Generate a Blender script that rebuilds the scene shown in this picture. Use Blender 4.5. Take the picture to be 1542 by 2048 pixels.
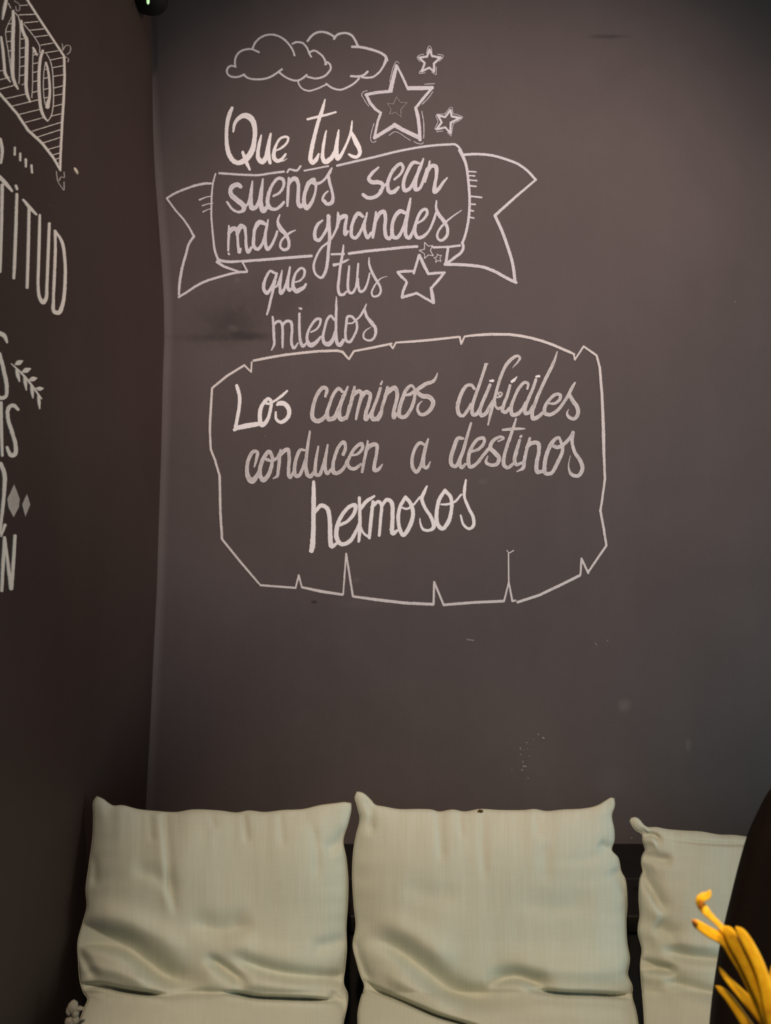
import bpy, bmesh, math, random
from mathutils import Vector, noise
random.seed(7)
scn = bpy.context.scene
for o in list(bpy.data.objects):
    bpy.data.objects.remove(o, do_unlink=True)

# ------------------------------------------------------------------ camera, light, exposure
EYE = Vector((0.0, -1.8, 1.47)); PITCH = math.radians(3.5); FPX = 1600.0
cam_d = bpy.data.cameras.new('camera'); cam = bpy.data.objects.new('camera', cam_d)
scn.collection.objects.link(cam); scn.camera = cam
cam.location = EYE; cam.rotation_euler = (math.radians(90) + PITCH, 0, 0)
cam_d.sensor_fit = 'HORIZONTAL'; cam_d.sensor_width = 36.0; cam_d.lens = 36.0 * FPX / 1542.0
cam_d.clip_start = 0.02
cam_d.dof.use_dof = True; cam_d.dof.focus_distance = 1.75; cam_d.dof.aperture_fstop = 10.0

scn.view_settings.view_transform = 'Standard'; scn.view_settings.look = 'None'
scn.view_settings.gamma = 1.0; scn.view_settings.use_curve_mapping = False
scn.view_settings.exposure = 0.0

world = bpy.data.worlds.new('room_ambience'); scn.world = world; world.use_nodes = True
world.node_tree.nodes['Background'].inputs['Color'].default_value = (0.82, 0.92, 0.95, 1)
world.node_tree.nodes['Background'].inputs['Strength'].default_value = 0.15

def aim(o, target):
    o.rotation_euler = (Vector(target) - o.location).to_track_quat('-Z', 'Y').to_euler()

def lamp(name, kind, loc, target, energy, color, **kw):
    d = bpy.data.lights.new(name, kind); o = bpy.data.objects.new(name, d)
    scn.collection.objects.link(o); o.location = loc; aim(o, target)
    d.energy = energy; d.color = color
    for k, v in kw.items(): setattr(d, k, v)
    return o

# warm track spot on the ceiling washing the lettered wall
lamp('wall_spot_light', 'SPOT', (0.36, -2.15, 2.85), (0.23, 0.0, 1.98), 158.0, (1.0, 0.80, 0.755),
     spot_size=math.radians(55), spot_blend=0.80, shadow_soft_size=0.06)
# second, narrower warm spot on the bench
lamp('bench_spot_light', 'SPOT', (-0.08, -2.0, 2.7), (0.14, -0.54, 0.52), 118.0, (1.0, 0.785, 0.55),
     spot_size=math.radians(44), spot_blend=0.9, shadow_soft_size=0.06)
# fill spot out of view at the right, added to brighten the left wall
lamp('left_wall_fill_light', 'SPOT', (2.3, -0.75, 2.75), (-0.515, -0.42, 2.02), 82.0, (1.0, 0.66, 0.50),
     spot_size=math.radians(44), spot_blend=1.0, shadow_soft_size=0.06)
# narrow fill spot, added only to brighten the flower petals
lamp('flower_fill_light', 'SPOT', (0.75, -1.75, 2.6), (0.30, -1.2, 1.17), 95.0, (1.0, 0.84, 0.60),
     spot_size=math.radians(16), spot_blend=0.8, shadow_soft_size=0.04)
# daylight from the street window, off to the right
lamp('window_daylight', 'AREA', (3.0, -1.7, 0.80), (0.2, -0.5, 0.8), 25.0, (0.58, 0.89, 0.96),
     shape='RECTANGLE', size=1.0, size_y=1.0)

# ------------------------------------------------------------------ projection helpers
CP, SP = math.cos(PITCH), math.sin(PITCH)
def ray(px, py):
    x = (px - 771.0) / FPX; y = -(py - 1024.0) / FPX
    return Vector((x, CP - y * SP, SP + y * CP))
def at_y(px, py, Y):                      # where the sight line meets the plane y = Y
    d = ray(px, py); return EYE + d * ((Y - EYE.y) / d.y)
def at_x(px, py, X):                      # where it meets the plane x = X
    d = ray(px, py); return EYE + d * ((X - EYE.x) / d.x)
def lerp(a, b, t): return a + (b - a) * t
def interp(tab, x):
    if x <= tab[0][0]: return tab[0][1]
    for (x0, y0), (x1, y1) in zip(tab, tab[1:]):
        if x <= x1: return lerp(y0, y1, (x - x0) / (x1 - x0))
    return tab[-1][1]
def smooth(t): t = max(0.0, min(1.0, t)); return t * t * (3 - 2 * t)

# ------------------------------------------------------------------ object helpers
C = scn.collection
def link(name, mesh, m=None, parent=None, sm=True):
    o = bpy.data.objects.new(name, mesh); C.objects.link(o)
    if m: mesh.materials.append(m)
    if parent: o.parent = parent
    if sm: mesh.polygons.foreach_set('use_smooth', [True] * len(mesh.polygons))
    return o
def obj(name, bm, m, parent=None, sm=True):
    me = bpy.data.meshes.new(name); bmesh.ops.recalc_face_normals(bm, faces=bm.faces)
    bm.to_mesh(me); bm.free(); return link(name, me, m, parent, sm)
def empty(name, loc, label, cat, group=None):
    o = bpy.data.objects.new(name, None); C.objects.link(o); o.location = loc; o.empty_display_size = .05
    return tag(o, label, cat, group)
def tag(o, label=None, cat=None, group=None, kind=None):
    for k, v in (('label', label), ('category', cat), ('group', group), ('kind', kind)):
        if v: o[k] = v
    return o
def add_box(bm, x0, x1, y0, y1, z0, z1, bev=0.0, seg=2):
    b2 = bmesh.new(); bmesh.ops.create_cube(b2, size=1)
    for v in b2.verts:
        v.co = Vector((lerp(x0, x1, v.co.x + .5), lerp(y0, y1, v.co.y + .5), lerp(z0, z1, v.co.z + .5)))
    if bev: bmesh.ops.bevel(b2, geom=list(b2.edges), offset=bev, segments=seg, affect='EDGES', profile=.5)
    me = bpy.data.meshes.new('t'); b2.to_mesh(me); b2.free(); bm.from_mesh(me); bpy.data.meshes.remove(me)
def catmull(pts, step):
    # pts: tuples of equal length; smooth resample by arc length of the first two or three values
    n = len(pts); out = []
    if n == 2: 
        L = math.dist(pts[0][:2], pts[1][:2]); k = max(2, int(L / step) + 1)
        return [tuple(lerp(a, b, i / k) for a, b in zip(*pts)) for i in range(k + 1)]
    for i in range(n - 1):
        p0 = pts[i - 1] if i else tuple(2 * a - b for a, b in zip(pts[0], pts[1]))
        p1, p2 = pts[i], pts[i + 1]
        p3 = pts[i + 2] if i + 2 < n else tuple(2 * a - b for a, b in zip(pts[-1], pts[-2]))
        def al(a, b): return max(1e-4, math.dist(a[:2], b[:2]) ** .5)
        t0 = 0; t1 = t0 + al(p0, p1); t2 = t1 + al(p1, p2); t3 = t2 + al(p2, p3)
        k = max(2, int(math.dist(p1[:2], p2[:2]) / step) + 1)
        for j in range(k):
            t = lerp(t1, t2, j / k); q = []
            for c in range(len(p1)):
                A1 = (t1 - t) / (t1 - t0) * p0[c] + (t - t0) / (t1 - t0) * p1[c]
                A2 = (t2 - t) / (t2 - t1) * p1[c] + (t - t1) / (t2 - t1) * p2[c]
                A3 = (t3 - t) / (t3 - t2) * p2[c] + (t - t2) / (t3 - t2) * p3[c]
                B1 = (t2 - t) / (t2 - t0) * A1 + (t - t0) / (t2 - t0) * A2
                B2 = (t3 - t) / (t3 - t1) * A2 + (t - t1) / (t3 - t1) * A3
                q.append((t2 - t) / (t2 - t1) * B1 + (t - t1) / (t2 - t1) * B2)
            out.append(tuple(q))
    out.append(tuple(pts[-1])); return out
def sweep(bm, path, sect, cap=True):
    # path: list of (centre, side vector, up vector); sect: list of (a, b)
    rings = []
    for c, s, u in path:
        rings.append([bm.verts.new(c + s * a + u * b) for a, b in sect])
    n = len(sect)
    for r0, r1 in zip(rings, rings[1:]):
        for i in range(n):
            bm.faces.new((r0[i], r0[(i + 1) % n], r1[(i + 1) % n], r1[i]))
    if cap:
        bm.faces.new(rings[0][::-1]); bm.faces.new(rings[-1])
    return rings
def tube(bm, pts, r, n=10):
    path = []
    for i, p in enumerate(pts):
        a = pts[max(0, i - 1)]; b = pts[min(len(pts) - 1, i + 1)]
        t = (b - a).normalized(); ref = Vector((0, 1, 0)) if abs(t.y) < .9 else Vector((1, 0, 0))
        s = t.cross(ref).normalized(); u = s.cross(t).normalized()
        rr = r(i / (len(pts) - 1)) if callable(r) else r
        path.append((p, s * rr, u * rr))
    sweep(bm, path, [(math.cos(2 * math.pi * k / n), math.sin(2 * math.pi * k / n)) for k in range(n)])
def lathe(bm, prof, cx, cy, n=40):
    rings = []
    for r, z in prof:
        rings.append([bm.verts.new((cx + r * math.cos(2 * math.pi * k / n), cy + r * math.sin(2 * math.pi * k / n), z)) for k in range(n)])
    for r0, r1 in zip(rings, rings[1:]):
        for i in range(n): bm.faces.new((r0[i], r0[(i + 1) % n], r1[(i + 1) % n], r1[i]))
    bm.faces.new(rings[0][::-1]); bm.faces.new(rings[-1])

# ------------------------------------------------------------------ materials
class NT:
    def __init__(s, name):
        s.m = bpy.data.materials.new(name); s.m.use_nodes = True; s.t = s.m.node_tree; s.n = s.t.nodes
        s.b = s.n['Principled BSDF']
    def new(s, kind, **kw):
        nd = s.n.new(kind)
        for k, v in kw.items(): setattr(nd, k, v)
        return nd
    def put(s, sock, v):
        if hasattr(v, 'links') or isinstance(v, bpy.types.NodeSocket): s.t.links.new(v, sock)
        else: sock.default_value = v
    def math(s, op, a, b=None, clamp=False):
        nd = s.new('ShaderNodeMath', operation=op, use_clamp=clamp); s.put(nd.inputs[0], a)
        if b is not None: s.put(nd.inputs[1], b)
        return nd.outputs[0]
    def vmath(s, op, a, b=None):
        nd = s.new('ShaderNodeVectorMath', operation=op); s.put(nd.inputs[0], a)
        if b is not None: s.put(nd.inputs[1], b)
        return nd.outputs['Value'] if op in ('LENGTH', 'DISTANCE') else nd.outputs[0]
    def mix(s, f, a, b):
        nd = s.new('ShaderNodeMix', data_type='RGBA'); s.put(nd.inputs[0], f); s.put(nd.inputs[6], a); s.put(nd.inputs[7], b)
        return nd.outputs[2]
    def noise(s, vec, scale, detail=3.0, rough=.55, dist=0.0):
        nd = s.new('ShaderNodeTexNoise'); s.put(nd.inputs['Vector'], vec); nd.inputs['Scale'].default_value = scale
        nd.inputs['Detail'].default_value = detail; nd.inputs['Roughness'].default_value = rough
        nd.inputs['Distortion'].default_value = dist
        return nd.outputs['Fac']
    def ramp(s, f, lo, hi):
        nd = s.new('ShaderNodeMapRange', interpolation_type='SMOOTHSTEP'); s.put(nd.inputs[0], f)
        nd.inputs[1].default_value = lo; nd.inputs[2].default_value = hi
        return nd.outputs[0]
    def coord(s, which='Object'): return s.new('ShaderNodeTexCoord').outputs[which]
    def scale(s, vec, sc):
        return s.vmath('MULTIPLY', vec, sc)
    def bump(s, h, strength, dist):
        nd = s.new('ShaderNodeBump'); nd.inputs['Strength'].default_value = strength; nd.inputs['Distance'].default_value = dist
        s.put(nd.inputs['Height'], h); s.t.links.new(nd.outputs[0], s.b.inputs['Normal'])
    def fin(s, col, rough, spec=.5, **kw):
        s.put(s.b.inputs['Base Color'], col); s.put(s.b.inputs['Roughness'], rough)
        s.b.inputs['Specular IOR Level'].default_value = spec
        for k, v in kw.items(): s.put(s.b.inputs[k], v)
        return s.m

def rgb(r, g, b): return (r, g, b, 1.0)

def wall_paint(name, base, light, stains=()):
    # matt blackboard paint with chalk dust wiped into it; stains are (centre, radii, softness, colour, strength)
    t = NT(name); co = t.coord()
    a = t.noise(co, 2.3, 4, .6, .6); b = t.noise(t.scale(co, (9, 9, 1.6)), 1.0, 4, .6)
    f = t.math('ADD', t.math('MULTIPLY', a, .7), t.math('MULTIPLY', b, .3))
    col = t.mix(t.ramp(f, .30, .72), base, light)
    grain = t.noise(co, 420, 2, .6)
    col = t.mix(t.math('MULTIPLY', t.ramp(grain, .35, .75), .16), col, tuple(c * 1.9 for c in light[:3]) + (1,))
    fleck = t.noise(co, 95, 2, .5)
    col = t.mix(t.math('MULTIPLY', t.ramp(fleck, .765, .80), .25), col, rgb(.30, .27, .25))
    for (c, r, soft, sc, st) in stains:
        d = t.vmath('LENGTH', t.vmath('DIVIDE', t.vmath('SUBTRACT', co, c), r))
        wob = t.math('MULTIPLY', t.math('SUBTRACT', t.noise(co, 38, 4, .65), .5), soft * 1.6)
        m = t.math('SUBTRACT', 1.0, t.ramp(t.math('ADD', d, wob), 1 - soft, 1 + soft))
        col = t.mix(t.math('MULTIPLY', m, st), col, sc)
    h = t.math('ADD', t.math('MULTIPLY', t.noise(co, 260, 3, .6), .5), t.math('MULTIPLY', t.noise(co, 26, 3, .5), 1.6))
    t.bump(h, .22, .0012)
    return t.fin(col, t.math('ADD', .60, t.math('MULTIPLY', a, .14)), .32)

def chalk_paint(name, thin, full, edge=.25, density=.62, spread=.34):
    t = NT(name); uv = t.coord('UV'); co = t.coord()
    sep = t.new('ShaderNodeSeparateXYZ'); t.t.links.new(uv, sep.inputs[0])
    across = t.math('ABSOLUTE', t.math('SUBTRACT', t.math('MULTIPLY', sep.outputs[1], 2.0), 1.0))
    streak = t.noise(t.scale(uv, (34.0, 3.2, 1.0)), 1.0, 4, .6, .4)
    grit = t.noise(co, 520, 3, .65)
    blot = t.noise(co, 46, 3, .55)
    f = t.math('ADD', t.math('MULTIPLY', streak, .45), t.math('ADD', t.math('MULTIPLY', grit, .30), t.math('MULTIPLY', blot, .25)))
    f = t.math('ADD', f, t.math('MULTIPLY', t.math('POWER', across, 2.2), edge))
    f = t.ramp(f, .5 - (density - .5) - spread * .5, .5 - (density - .5) + spread * .5)
    return t.fin(t.mix(f, thin, full), .92, .12)

M = {}
PXW = 1.8 / FPX
def wallpt(px, py):
    p = at_y(px, py, 0.0); return (p.x, 0.0, p.z)
def wr(rx, ry): return (rx * PXW, 1.0, ry * PXW)
DK = rgb(.022, .018, .017); LT = rgb(.19, .165, .15)
stains = [
    (wallpt(497, 672), wr(38, 8), .8, DK, .62), (wallpt(470, 650), wr(38, 26), .95, DK, .42),
    (wallpt(438, 640), wr(48, 40), .95, DK, .30), (wallpt(420, 676), wr(60, 7), .9, DK, .35),
    (wallpt(485, 540), wr(3, 5), .7, DK, .7), (wallpt(560, 600), wr(70, 36), .95, DK, .22),
    (wallpt(1216, 73), wr(34, 4), .8, DK, .5),
    (wallpt(1248, 1411), wr(11, 10), .8, LT, .45), (wallpt(1377, 1490), wr(5, 12), .8, LT, .35),
    (wallpt(1220, 1560), wr(26, 24), .95, LT, .12), (wallpt(728, 1207), wr(40, 7), .95, LT, .10),
    (wallpt(466, 656), wr(10, 6), .9, LT, .22), (wallpt(628, 1204), wr(5, 2.5), .8, DK, .7),
    (wallpt(713, 1160), wr(5, 5), .9, LT, .3), (wallpt(967, 963), wr(8, 5), .9, LT, .22),
    (wallpt(475, 560), wr(5, 5), .9, LT, .25),
]
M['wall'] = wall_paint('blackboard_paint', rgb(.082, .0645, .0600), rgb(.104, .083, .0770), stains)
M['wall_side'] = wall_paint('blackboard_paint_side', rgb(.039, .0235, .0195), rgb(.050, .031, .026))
M['bright'] = chalk_paint('chalk_bright', rgb(.66, .62, .59), rgb(.95, .92, .89), .10, .66, .40)
M['mid'] = chalk_paint('chalk_mid', rgb(.42, .395, .395), rgb(.72, .695, .705), .14, .60, .42)
M['streaky'] = chalk_paint('chalk_streaky', rgb(.30, .268, .25), rgb(.74, .70, .675), .13, .56, .40)
M['frame'] = chalk_paint('chalk_frame', rgb(.42, .375, .35), rgb(.80, .75, .71), .14, .60, .42)
M['dim'] = chalk_paint('chalk_dim', rgb(.20, .175, .165), rgb(.34, .305, .29), .1, .55, .5)
M['left'] = chalk_paint('chalk_side', rgb(.60, .52, .46), rgb(.88, .80, .72), .12, .62, .45)
M['leftdim'] = chalk_paint('chalk_side_dim', rgb(.34, .29, .26), rgb(.58, .52, .475), .1, .55, .5)

def plain(name, col, rough, spec=.5, nscale=60, var=.12, bump=0.0, **kw):
    t = NT(name); co = t.coord(); f = t.noise(co, nscale, 4, .6)
    c = t.mix(f, tuple(x * (1 - var) for x in col[:3]) + (1,), tuple(min(1, x * (1 + var)) for x in col[:3]) + (1,))
    if bump: t.bump(f, bump, .002)
    return t.fin(c, rough, spec, **kw)
M['bench'] = plain('black_painted_wood', rgb(.010, .008, .007), .55, .3, 30, .3, .1)
M['floor'] = plain('dark_floor', rgb(.035, .028, .022), .5, .4, 12, .3)
M['chair'] = plain('dark_brown_leather', rgb(.0095, .0052, .0042), .75, .12, 160, .2, .15)
M['wood'] = plain('dark_table_wood', rgb(.05, .028, .016), .45, .4, 18, .3)
M['plastic'] = plain('black_plastic', rgb(.008, .008, .008), .5, .3, 200, .1)
M['led'] = plain('green_indicator', rgb(.6, .9, .5), .4, .3, 50, .05)
M['led'].node_tree.nodes['Principled BSDF'].inputs['Emission Color'].default_value = (.55, .9, .45, 1)
M['led'].node_tree.nodes['Principled BSDF'].inputs['Emission Strength'].default_value = .8
M['plaster'] = plain('bare_plaster', rgb(.78, .66, .50), .9, .2, 300, .1)
M['vase'] = plain('glazed_dark_vase', rgb(.02, .018, .016), .25, .5, 40, .2)
M['stem'] = plain('green_stem', rgb(.10, .17, .03), .6, .3, 90, .3)
M['cord'] = plain('grey_cord', rgb(.34, .31, .26), .9, .1, 260, .35, .3)
M['stitch'] = plain('brown_thread', rgb(.10, .06, .025), .9, .1, 300, .2)

def petal_mat():
    t = NT('yellow_petal'); uv = t.coord('UV'); co = t.coord()
    st = t.noise(t.scale(uv, (2.0, 16.0, 1.0)), 1.0, 3, .6)
    bl = t.noise(co, 90, 3, .6)
    col = t.mix(t.ramp(st, .3, .7), rgb(.84, .38, .006), rgb(.95, .55, .016))
    col = t.mix(t.math('MULTIPLY', t.ramp(bl, .58, .76), .5), col, rgb(.50, .15, .010))
    return t.fin(col, .55, .3)
M['petal'] = petal_mat()
M['petal_tip'] = plain('brown_petal_tip', rgb(.42, .13, .012), .7, .2, 140, .3)

def linen(name, a, b):
    # woven sage linen: warp and weft threads with slubs
    t = NT(name); uv = t.coord('UV'); co = t.coord()
    warp = t.noise(t.scale(uv, (760, 13, 1)), 1.0, 3, .6); weft = t.noise(t.scale(uv, (26, 760, 1)), 1.0, 3, .6)
    slub = t.noise(t.scale(uv, (330, 8, 1)), 1.0, 2, .6); soft = t.noise(co, 14, 3, .5)
    f = t.math('ADD', t.math('MULTIPLY', warp, .36), t.math('ADD', t.math('MULTIPLY', weft, .22),
        t.math('ADD', t.math('MULTIPLY', slub, .22), t.math('MULTIPLY', soft, .20))))
    col = t.mix(t.ramp(f, .30, .70), a, b)
    t.bump(t.math('ADD', warp, weft), .25, .0006)
    return t.fin(col, .9, .15, **{'Sheen Weight': .12, 'Sheen Roughness': .5})
M['linen'] = linen('sage_linen', rgb(.565, .585, .50), rgb(.675, .69, .60))
M['seam'] = plain('linen_seam', rgb(.52, .51, .40), .9, .1, 400, .15)

# ------------------------------------------------------------------ the room
XL = -0.515; FLOOR = 0.0; TOP = 3.3; RIGHT = 2.2; FRONT = -3.2
CORNER = [(0, 284), (60, 289), (120, 296), (170, 300), (230, 304), (280, 306), (400, 316), (520, 325), (600, 330),
          (680, 331), (760, 328), (900, 325), (1050, 320), (1180, 316), (1320, 309), (1450, 303), (1560, 297), (1690, 290)]
CZ = []
for i in range(0, 171):
    py = i * 10; px = interp(CORNER, py); p = at_y(px, py, 0.0); CZ.append((p.z, p.x))
CZ.sort()
def corner_x(z): return interp(CZ, z)      # the plastered corner is not quite plumb

def build_walls():
    zs = [FLOOR + (TOP - FLOOR) * i / 165 for i in range(166)]
    # back wall with a softly rounded inner corner
    bm = bmesh.new(); R = .010
    xs = [0, .004, .01, .02, .04, .08, .15, .3, .6, 1.0, 1.6, 2.0, RIGHT - XL]
    rows = []
    for z in zs:
        cx = corner_x(z); row = []
        for dx in xs:
            y = -R * (1 - dx / R) ** 2 if dx < R else 0.0
            row.append(bm.verts.new((cx + dx, y, z)))
        rows.append(row)
    for r0, r1 in zip(rows, rows[1:]):
        for i in range(len(xs) - 1): bm.faces.new((r0[i], r0[i + 1], r1[i + 1], r1[i]))
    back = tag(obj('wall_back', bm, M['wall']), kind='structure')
    bm = bmesh.new(); ys = [-R, -.02, -.035, -.055, -.08, -.12, -.18, -.3, -.6, -1.0, -1.6, -2.4, FRONT]
    rows = []
    for z in zs:
        cx = corner_x(z) - XL; row = []
        for y in ys: row.append(bm.verts.new((XL + cx * math.exp(-(abs(y) - R) / .045), y, z)))
        rows.append(row)
    for r0, r1 in zip(rows, rows[1:]):
        for i in range(len(ys) - 1): bm.faces.new((r0[i + 1], r0[i], r1[i], r1[i + 1]))
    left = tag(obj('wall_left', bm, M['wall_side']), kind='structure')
    bm = bmesh.new(); add_box(bm, XL - .1, RIGHT, FRONT, .1, -.06, FLOOR)
    tag(obj('floor', bm, M['floor'], sm=False), kind='structure')
    return back, left
WB, WL = build_walls()

# ------------------------------------------------------------------ chalk drawings on the two walls
def build_chalk():
    cur = None; S = (0, 0, 1.0); items = []
    for ln in CHALK.strip().splitlines():
        ln = ln.strip()
        if ln.startswith('#'):
            nm, lab, mat, wl = [s.strip() for s in ln[1:].split('|')]
            cur = dict(name=nm, label=lab, mat=mat, wall=wl, st=[]); items.append(cur)
        elif ln.startswith('@'):
            a = ln[1:].split(); S = (float(a[0]), float(a[1]), float(a[2]))
        else:
            k, pts = ln[0], ln[1:].split(); w = 10.0; P = []
            for p in pts:
                q = [float(v) for v in p.split(',')]
                if len(q) > 2: w = q[2]
                P.append((S[0] + q[0] / S[2], S[1] + q[1] / S[2], w / S[2]))
            cur['st'].append((k, P))
    n = 0
    for it in items:
        bm = bmesh.new(); uvl = bm.loops.layers.uv.new('UVMap')
        left = it['wall'] == 'l'
        def place(px, py, h):
            if left:
                p = at_x(px, py, XL + .0006); p.x = XL + h; return p
            p = at_y(px, py, 0.0); p.y = -h; return p
        def ribbon(pts, closed_caps=True):
            nonlocal n; n += 1
            h = .0010 + (n % 97) * .000006
            # rounded ends
            def cap(p, q, sgn):
                d = Vector((p[0] - q[0], p[1] - q[1]));
                if d.length < 1e-6: d = Vector((1, 0))
                d.normalize(); out = []
                for a in (.35, .7, .95):
                    out.append((p[0] + d.x * p[2] * .5 * a, p[1] + d.y * p[2] * .5 * a, p[2] * math.sqrt(max(0.0, 1 - a * a))))
                return out
            full = cap(pts[0], pts[1], 1)[::-1] + list(pts) + cap(pts[-1], pts[-2], 1)
            rows = []; L = 0.0; ph = random.random() * 50
            for i, (x, y, w) in enumerate(full):
                a = full[max(0, i - 1)]; b = full[min(len(full) - 1, i + 1)]
                t = Vector((b[0] - a[0], b[1] - a[1]))
                if t.length < 1e-6: t = Vector((1, 0))
                t.normalize(); nx, ny = -t.y, t.x
                if i: L += math.dist(full[i - 1][:2], (x, y))
                j = .05 * w + .32
                e0 = w / 2 + j * noise.noise(Vector((L * .35, ph, 0))); e1 = w / 2 + j * noise.noise(Vector((L * .35, ph + 9, 3)))
                e0 += .3 * noise.noise(Vector((L * 1.1, ph, 7))); e1 += .3 * noise.noise(Vector((L * 1.1, ph + 5, 2)))
                e0 = max(.15, e0); e1 = max(.15, e1)
                A = (x + nx * e0, y + ny * e0); B = (x - nx * e1, y - ny * e1)
                rows.append(((bm.verts.new(place(*A, 0.0002)), bm.verts.new(place(*A, h)), bm.verts.new(place(x, y, h * 1.05)), bm.verts.new(place(*B, h)), bm.verts.new(place(*B, 0.0002))), L))
            for (r0, l0), (r1, l1) in zip(rows, rows[1:]):
                for i, (va, vb) in enumerate(((0, 0), (0, .5), (.5, 1), (1, 1))):
                    f = bm.faces.new((r0[i], r0[i + 1], r1[i + 1], r1[i]))
                    for lp, uv in zip(f.loops, ((l0, va), (l0, vb), (l1, vb), (l1, va))):
                        lp[uvl].uv = (uv[0] * .002 + ph, uv[1])
        for k, P in it['st']:
            if k == 'c': ribbon(catmull(P, 1.7))
            elif k == 'p':
                for a, b in zip(P, P[1:]): ribbon(catmull([a, b], 1.7))
            else:
                n += 1; h = .0011
                cx = sum(p[0] for p in P) / len(P); cy = sum(p[1] for p in P) / len(P)
                ring = []
                for a, b in zip(P, P[1:] + P[:1]):
                    ring += [(lerp(a[0], b[0], t / 5), lerp(a[1], b[1], t / 5)) for t in range(5)]
                ring = [(x + .5 * noise.noise(Vector((x, y, 1))), y + .5 * noise.noise(Vector((x, y, 5)))) for x, y in ring]
                top = [bm.verts.new(place(x, y, h)) for x, y in ring]; bot = [bm.verts.new(place(x, y, .0002)) for x, y in ring]
                c = bm.verts.new(place(cx, cy, h * 1.05))
                for i in range(len(ring)):
                    j = (i + 1) % len(ring)
                    f = bm.faces.new((top[i], top[j], c))
                    for lp, uv in zip(f.loops, ((.1 * i, .9), (.1 * i + .1, .9), (.1 * i, .5))): lp[uvl].uv = uv
                    bm.faces.new((bot[i], bot[j], top[j], top[i]))
        o = obj(it['name'], bm, M[it['mat']], WL if left else WB, sm=False)
        o['label'] = it['label']
        if it['name'] == 'chalk_specks': o['kind'] = 'stuff'
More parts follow.
